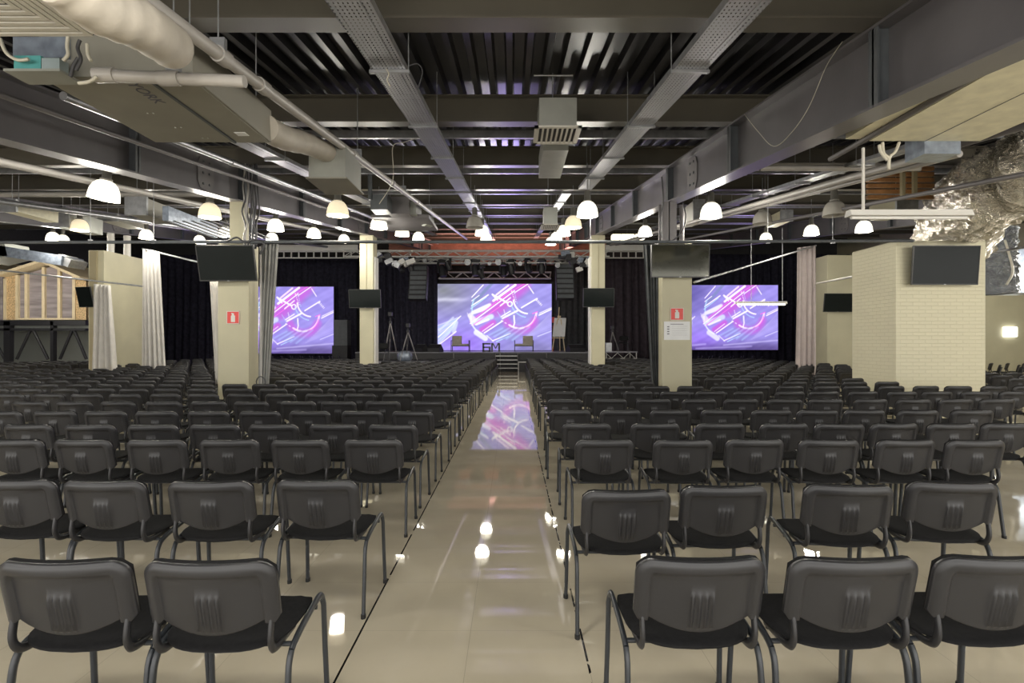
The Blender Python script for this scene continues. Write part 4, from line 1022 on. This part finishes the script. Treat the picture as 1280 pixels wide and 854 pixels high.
# round wrapped ducts
def duct(pts,r,label,mat='ductwrap',n=20):
    m=MB(); P_=smooth(pts,8); rs=[r*(1+.03*math.sin(i*1.7)) for i in range(len(P_))]; m.tube(P_,rs,n); return tag(m.build('round_duct',mat),label,'duct')
duct([W(70,-30,2.5),W(122,8,2.7),W(172,30,2.95),W(214,58,3.35)],.13,'thick cream wrapped duct curving into the left air unit')
duct([W(332,160,5.2),W(355,172,5.6),W(385,180,6.3),W(408,190,6.9)],.125,'cream wrapped duct leaving the far end of air unit')
root=empty('duct_box',W(412,205,7.2),'grey square duct box at the end of wrapped duct','duct box')
m=MB(); a=W(386,183,6.9); b=W(432,222,6.9); m.box((a[0],6.9,b[2]),(b[0],7.6,a[2])); m.build('box_body','galv2',root)
m=MB(); m.box((a[0]-.03,6.87,b[2]-.02),(b[0]+.03,7.63,b[2])); m.build('flange','ac',root)
# centre hanging diffusers
def hang_diff(px0,px1,py0,py1,Y,dep,label,z=None):
    a=W(px0,py0,Y); b=W(px1,py1,Y); root=empty('hanging_diffuser',((a[0]+b[0])/2,Y,b[2]),label,'diffuser')
    m=MB(); m.box((a[0],Y,b[2]+.02),(b[0],Y+dep,a[2])); m.build('plenum_box','galv2',root)
    m=MB(); f_=.06; x0,x1,y0,y1,zz=a[0]-f_,b[0]+f_,Y-f_,Y+dep+f_,b[2]
    n_=9
    for k in range(n_):
        xx=x0+.05+(x1-x0-.1)*k/(n_-1); m.box((xx-.012,y0+.04,zz-.01),(xx+.012,y1-.04,zz+.02))
    for q in (((x0,y0),(x1,y0+.05)),((x0,y1-.05),(x1,y1)),((x0,y0),(x0+.05,y1)),((x1-.05,y0),(x1,y1))): m.box((q[0][0],q[0][1],zz-.012),(q[1][0],q[1][1],zz+.01))
    m.build('grille','white',root)
    m=MB(); m.box((x0+.03,y0+.03,zz+.012),(x1-.03,y1-.03,zz+.02)); m.build('dark_back','black',root)
    cx_=(a[0]+b[0])/2; m=MB(); m.tube([(cx_-.06,Y+.1,a[2]),(cx_-.06,Y+.1,RZ(4.16,Y))],.008,5); m.tube([(cx_-.3,Y+.1,RZ(4.13,Y)),(cx_+.2,Y+.1,RZ(4.13,Y))],.012,5); m.build('hanger','galv',root)
hang_diff(674,721,122,160,6.9,.48,'grey box diffuser hanging above the aisle, nearest')
m=MB(); a=W(676,178,8.9); b=W(705,207,8.9); m.box((a[0],8.2,b[2]),(b[0],9.6,a[2])); tag(m.build('hanging_duct','galv2'),'grey duct piece behind the aisle box diffuser','duct')
hang_diff(680,697,259,281,13.0,.5,'dark box diffuser above the aisle, further one')
# second air unit cluster
root=empty('ceiling_air_unit',W(500,262,13.2),'dark ceiling air unit above the left pendant line','air conditioner',kind='thing')
m=MB(); a=W(485,246,13.0); b=W(511,267,13.0); m.box((a[0],13.0,b[2]),(b[0],14.4,a[2])); m.build('casing','steel',root)
m=MB(); a=W(464,268,13.4); b=W(536,272,13.4); m.box((a[0],13.4,b[2]),(b[0],15.0,a[2])); m.build('lower_tray','steel',root)
m=MB(); a=W(512,252,13.2); b=W(520,268,13.2); m.box((a[0],13.2,b[2]),(b[0],14.0,a[2])); m.tube([W(538,278,14.4),W(530,276,14.2)],.14,12); m.build('duct_spigot','galv2',root)
m=MB(); a=W(463,243,12.4); b=W(484,262,12.4); m.box((a[0],12.4,b[2]),(b[0],12.9,a[2])); m.tube([W(462,200,12.4),W(463,250,12.4)],.05,8); m.build('control_box','stiff',root)
# right pale unit
root=empty('ceiling_air_unit',(4.4,5,3.8),'wide cream-bottomed ceiling air unit at upper right','air conditioner',kind='thing')
m=MB(); m.box((3.94,2.6,3.80),(5.16,6.0,4.12)); m.build('casing','ac2',root)
m=MB(); m.box((3.68,2.9,3.82),(3.88,6.0,4.0)); m.build('side_duct','ac2',root)
m=MB(); m.box((3.88,2.6,3.83),(3.94,6.0,3.95)); m.build('slot','black',root)
m=MB(); m.tube([(3.86,4.2,3.80),(3.86,6.6,3.80)],.03,8); m.build('pipe_run','steel',root)
m=MB(); m.box((4.55,2.6,3.797),(4.56,6.0,3.80)); m.build('panel_seam','stiff',root)
m=MB(); m.box((4.55,6.0,3.66),(4.95,6.3,3.95)); m.build('outlet_collar','blue',root)
for pts in ([(1103,178),(1105,192),(1111,198),(1110,210)],[(1124,178),(1119,190),(1112,197),(1111,212)],[(1099,181),(1101,190),(1109,200)]):
    m=MB(); m.tube(smooth([W(p[0],p[1],6.0) for p in pts],5),.016,6); m.build('cable','cablew',root)
# left bay pieces
def simple_box(px0,px1,py0,py1,Y,dep,mat,name,label,cat):
    a=W(px0,py0,Y); b=W(px1,py1,Y); root=empty(name,((a[0]+b[0])/2,Y,b[2]),label,cat)
    m=MB(); m.box((a[0],Y,b[2]),(b[0],Y+dep,a[2])); m.build('body',mat,root)
    m=MB(); m.box((a[0]-.03,Y-.02,b[2]-.02),(b[0]+.03,Y+.04,a[2]+.02)); m.build('flange','galv',root)
    m=MB(); 
    for x in (a[0]+.1,b[0]-.1): m.tube([(x,Y+.2,a[2]),(x,Y+.2,RZ(4.16,Y))],.008,5)
    m.build('hanger_rods','galv',root)
simple_box(158,182,247,268,12.2,1.0,'ac','duct_box','beige duct box right of the far left bright lamp','duct box')
simple_box(0,19,250,264,12.6,1.2,'ac2','duct_box','pale duct box at the left edge of the hall','duct box')
simple_box(66,86,263,283,14.4,1.2,'galv2','duct_box','grey duct box over the far left seats','duct box')
simple_box(124,146,268,276,16.0,1.2,'ac','duct_box','flat grey duct box before the clad column','duct box')
simple_box(1122,1146,245,264,12.6,1.0,'beige','duct_box','beige duct box above the white strip light','duct box')
simple_box(977,990,263,276,17.0,1.0,'ac2','duct_box','pale duct box over the right seats','duct box')
simple_box(868,880,250,274,15.0,1.0,'bwhite','duct_box','white duct box right of the near right pillar post','duct box')
root=empty('ceiling_air_unit',(-7.2,12.4,4.3),'dark ribbed air unit beside the near left pillar','air conditioner',kind='thing')
a=W(205,266,12.0); m=MB(); m.box((PX(203,12.0),12.0,PZ(283,12.6)),(PX(272,14),14.0,PZ(283,12.6)+.32)); m.build('casing','blue',root)
m=MB()
for k in range(8): m.box((PX(205,12)+.2*k,12.0,PZ(283,12.6)-.02),(PX(205,12)+.2*k+.06,14.0,PZ(283,12.6))); 
m.build('ribs','stiff',root)
# blue wrapped unit over the hut
root=empty('ceiling_air_unit',W(50,322,19),'blue-grey wrapped air unit above the wooden hut','air conditioner',kind='thing')
m=MB(); m.cbox(W(52,322,20),(2.3,1.0,.36),0,Matrix.Rotation(R(9),3,'Y')); m.build('casing','blue',root)
m=MB(); m.cbox(W(8,318,20),(.9,1.0,.5),0,Matrix.Rotation(R(-14),3,'Y')); m.build('inlet','galv2',root)
m=MB(); m.cbox(W(90,328,20),(.5,.8,.3),0,Matrix.Rotation(R(25),3,'Y')); m.build('outlet','galv',root)
# slatted panel, right bay, coloured as if lit orange
root=empty('slatted_panel',W(1130,225,10.2),'orange-lit slatted panel under the roof at right','panel')
for k in range(6):
    a=W(1085,208+k*7.2,10.2+.1*k); b=W(1168,212.5+k*7.2,10.2+.1*k); m=MB(); m.box((a[0],10.2+.1*k,b[2]),(b[0],10.27+.1*k,a[2])); m.build('slat','orange',root)
for px in (1128,1143):
    m=MB(); m.box((PX(px,10.1),10.1,PZ(246,10.1)),(PX(px+4,10.1),10.17,PZ(203,10.1))); m.build('post','beige2',root)
# foil duct
def crumple(pts,r,label,mat,nr=90,n=110,amp=.11,cat='duct',seed=1):
    rr=random.Random(seed); P_=[Vector(p) for p in smooth(pts,max(2,nr//(len(pts)-1)))]
    ph=[(rr.uniform(1,16),rr.uniform(2,26)*rr.choice((-1,1)),rr.uniform(0,6),rr.uniform(.3,1)) for _ in range(22)]
    vs=[];fs=[]; L_=len(P_)
    for i,p in enumerate(P_):
        t=(P_[min(i+1,L_-1)]-P_[max(i-1,0)]).normalized(); a=t.cross(Vector((0,1,0))).normalized(); b=t.cross(a)
        for k in range(n):
            th=2*math.pi*k/n; q=sum(w_*math.sin(round(f1)*th+f2*i/L_*3+p_) for f1,f2,p_,w_ in ph)/5
            q=abs(q)*1.4-.5; rad=r(i/L_)*(1+amp*q); vs.append(p+a*math.cos(th)*rad+b*math.sin(th)*rad)
    for i in range(L_-1):
        for k in range(n): fs.append((i*n+k,i*n+(k+1)%n,(i+1)*n+(k+1)%n,(i+1)*n+k))
    m=MB(); m.add(vs,fs,0,False); return tag(m.build('foil_duct',mat),label,cat)
crumple([W(1345,205,7.6),W(1268,222,8.4),W(1235,240,9.8),W(1208,262,11.6),W(1193,298,13.7)],lambda t:.50+.34*t,'large crumpled silver foil duct above the cream brick block','foil')
crumple([W(1248,286,16),W(1248,320,16),W(1250,368,16)],lambda t:.42,'dark crumpled foil wrap right of the brick block','foilb',seed=4)
m=MB(); a=W(1262,309,16.5); b=W(1310,366,16.5); m.box((a[0],16.5,b[2]),(b[0],17.5,a[2])); tag(m.build('foil_faced_duct','blue'),'pale blue foil-faced duct at the right edge','duct')
m=MB(); m.tube(smooth([W(1256,300,15.4),W(1262,320,15.4),W(1266,340,15.4),W(1258,356,15.4)],6),.03,6); tag(m.build('loose_cable','cablew'),'loose pale cable over the dark foil wrap','cable')
# hanging wires on the right girder
m=MB(); gx=3.15
pp=[]
for px,py in ((1053,52),(1042,68),(1031,87),(1011,134),(990,165),(967.6,183),(948,165),(930.6,143)):
    d=F*gx/(px-CX); pp.append((gx,d,PZ(py,d)))
m.tube(smooth(pp,6),.004,5); tag(m.build('loose_wire','cablew'),'thin white wire drooping across the right girder','wire')
for i,(l,pts) in enumerate([('dark cable looping beside the left tray',[(509,83,5.2),(522,80,5.2),(528,90,5.2),(522,112,5.2)]),('white cable hanging under the left tray',[(481,84,5.0),(486,92,5.0),(484,100,5.0),(488,108,5.0)]),('thin cable tying the drain pipe to the ceiling',[(522,172,9),(505,178,9),(491,184,9),(491,225,9),(474,255,9)])]):
    m=MB(); m.tube(smooth([W(*p_) for p_ in pts],6),.006,6); tag(m.build('loose_cable','cablew' if i else 'cableb'),l,'cable')
# cable bundle on left pillar
root=empty('cable_bundle',(-5.25,10.95,3.0),'bundle of grey cables running down the near left pillar','cables')
rb=random.Random(5)
for k in range(9):
    x=PX(305+k*2.1,10.9); m=MB(); m.tube(smooth([(x+rb.uniform(-.03,.03),10.88+rb.uniform(-.05,.05),z) for z in (3.45,3.7,3.95,4.2,4.45,4.7,RZ(3.75,10.9))],4),.016,6); m.build('cable',rb.choice(['cableb','pvc','galv','cableb']),root)
m=MB(); m.tube([(PX(327,10.9),10.9,.0),(PX(325.5,10.9),10.9,3.5)],.02,8); m.build('conduit','pvc',root)
m=MB(); pts=[(PX(326,10.88)+.09*math.cos(t*.5),10.88,PZ(478,10.9)+.12*math.sin(t*.5)) for t in range(14)]; m.tube(pts,.012,6); m.build('cable_coil','cableb',root)
m=MB(); m.tube(smooth([W(283,302,10.8),W(296,297,10.8),W(306,303,10.8),W(318,300,10.8),W(330,305,10.8),W(325,318,10.8)],5),.02,6); m.build('cable','cableb',root)

# ================================================================== HUT AND STEEL RAILING
Y=24.0; root=empty('wooden_hut',W(55,400,Y),'gabled wooden hut with clear panels on a raised gallery','hut')
zb=PZ(400,Y)
def gab(px): return 346-(px-12)/(63-12)*15 if px<63 else 331+(px-63)/(108-63)*20
m=MB(); poly=[(PX(22,Y),zb),(PX(93,Y),zb),(PX(93,Y),PZ(gab(93)+2,Y)),(PX(63,Y),PZ(gab(63)+2,Y)),(PX(22,Y),PZ(gab(22)+2,Y))]
m.prism(poly,Y+.05,Y+.08); m.build('clear_panel','poly',root)
for a_,b_ in ((6,21),(93,108)):
    m=MB(); m.prism([(PX(a_,Y),zb),(PX(b_,Y),zb),(PX(b_,Y),PZ(max(gab(b_),331)+1,Y)),(PX(a_,Y),PZ(gab(max(a_,12))+1,Y))],Y-.01,Y+.07); m.build('board_panel','osb',root)
for px in (5.5,20.5,32,53.5,73,91.5):
    m=MB(); m.box((PX(px,Y),Y-.06,zb),(PX(px+3.5,Y),Y+.05,PZ(gab(px+1.5)+1,Y))); m.build('stud','wood',root)
for (p0,p1) in ((12,63),(63,108)):
    m=MB(); a=Vector(W(p0-(4 if p0==12 else 0),gab(p0)-1+(2 if p0==12 else 0),Y)); b=Vector(W(p1+(3 if p1==108 else 0),gab(p1)-1+(1 if p1==108 else 0),Y))
    vs=[]; 
    for y in (Y-.5,Y+2.5):
        for p_ in (a,b): vs+= [(p_.x,y,p_.z),(p_.x,y,p_.z+.12)]
    m.add(vs,[(0,2,3,1),(4,5,7,6),(0,4,6,2),(1,3,7,5),(0,1,5,4),(2,6,7,3)]); m.build('roof_panel','wood',root)
m=MB(); m.box((PX(22,Y),Y-.07,zb),(PX(93,Y),Y+.06,zb+.08)); m.build('sill','wood',root)
m=MB(); m.box((PX(106,Y),Y,zb),(PX(108,Y),Y+2.4,PZ(352,Y))); m.build('side_wall','osb',root)
root=empty('wooden_hut',W(-20,400,Y),'second hut at the left edge, mostly outside the view','hut')
m=MB(); m.prism([(PX(-40,Y),zb),(PX(3,Y),zb),(PX(3,Y),PZ(343,Y)),(PX(-15,Y),PZ(334,Y)),(PX(-40,Y),PZ(330,Y))],Y,Y+.1); m.build('clear_panel','poly',root)
m=MB(); a=Vector(W(-30,326,Y)); b=Vector(W(6,343,Y)); vs=[]
for y in (Y-.5,Y+2.5):
    for p_ in (a,b): vs+=[(p_.x,y,p_.z),(p_.x,y,p_.z+.12)]
m.add(vs,[(0,2,3,1),(4,5,7,6),(0,4,6,2),(1,3,7,5),(0,1,5,4),(2,6,7,3)]); m.build('roof_panel','wood',root)
Y=23.9; root=empty('gallery_truss',W(50,425,Y),'black steel gallery truss carrying the wooden hut','truss',kind='thing')
a,b=PX(-45,Y),PX(109,Y)
m=MB(); m.box((a,Y-.1,PZ(407,Y)),(b,Y+2.8,PZ(401,Y))); m.box((a,Y-.1,PZ(413.5,Y)),(b,Y+.1,PZ(410.5,Y))); m.build('chord','black',root)
for px,w_ in ((7,8),(65,3.8),(-38,8)):
    m=MB(); m.box((PX(px,Y),Y-.1,0),(PX(px+w_,Y),Y+.1,PZ(402,Y))); m.build('post','black',root)
for p0,p1 in ((39,21),(41,60),(91,75),(92,108),(-15,6)):
    m=MB(); m.tube([W(p0,411,Y),W(p1,449,Y)],.075,4); m.build('brace','black',root)
m=MB(); m.box((a,Y+.15,PZ(410.5,Y)),(b,Y+.2,PZ(407,Y))); m.build('grey_band','greywall',root)

# ================================================================== CAMERA, LIGHT
cam=bpy.data.cameras.new('camera'); co=bpy.data.objects.new('camera',cam); COL.objects.link(co); SC.camera=co
co.location=(0,0,EYE); co.rotation_euler=(R(90),0,0); cam.sensor_width=36; cam.lens=F/1280*36; cam.shift_y=1/1280; cam.clip_end=100; cam.clip_start=.05
def light(kind,loc,e,col=(1,.95,.84),size=.2,rot=(0,0,0),sy=None,spot=None):
    l=bpy.data.lights.new('light',kind); l.energy=e; l.color=col
    if kind=='AREA':
        l.size=size
        if sy: l.shape='RECTANGLE'; l.size_y=sy
    else: l.shadow_soft_size=size
    if spot: l.spot_size=R(spot); l.spot_blend=.8
    o=bpy.data.objects.new('light',l); COL.objects.link(o); o.location=loc; o.rotation_euler=rot; return o
PE=55
for (x,y,z,s) in LIGHTS: light('POINT',(x,y,z),PE*s*(1.4 if abs(x)>5 else 1),size=.2)
for x in (-6.3,-1.0,4.1,9.0):                      # added unseen fill lights on the pendant lines, behind and beside the camera
    for y in (-3.0,1.5): light('POINT',(x,y,3.3),PE*.9,size=.3)
for x,y in ((9.2,6.5),(12,4.5),(-11,6),(14.5,10),(15.5,16),(-18,14),(-20.5,21.3),(17.5,19.5)): light('POINT',(x,y,3.6),PE*1.6,size=.3)  # added unseen lamps to brighten the side bays, brick block and hut
# added violet spots imitate the screens' spill; red uplight washes the far ceiling
for x,e in ((-13,600),(-.3,900),(12,600)): light('SPOT',(x,29.0,3.2),e,(.55,.45,1.0),.4,(R(-122),0,0),None,62)
light('AREA',(-.4,32.5,6.9),420,(1,.45,.34),8,(R(180),0,0),3)
wd=bpy.data.worlds.new('world'); SC.world=wd; wd.use_nodes=True
wd.node_tree.nodes['Background'].inputs[0].default_value=(1,.97,.92,1); wd.node_tree.nodes['Background'].inputs[1].default_value=1.7
vs_=SC.view_settings; vs_.view_transform='Standard'; vs_.look='None'; vs_.gamma=1; vs_.exposure=.90; vs_.use_curve_mapping=False
cy=SC.cycles; cy.use_denoising=True
try: cy.denoiser='OPENIMAGEDENOISE'
except Exception: pass
cy.max_bounces=6; cy.diffuse_bounces=3; cy.glossy_bounces=3; cy.transparent_max_bounces=6; cy.sample_clamp_indirect=4; cy.caustics_reflective=False
# drop the helper property
for o in SC.objects:
    if '_local' in o: del o['_local']
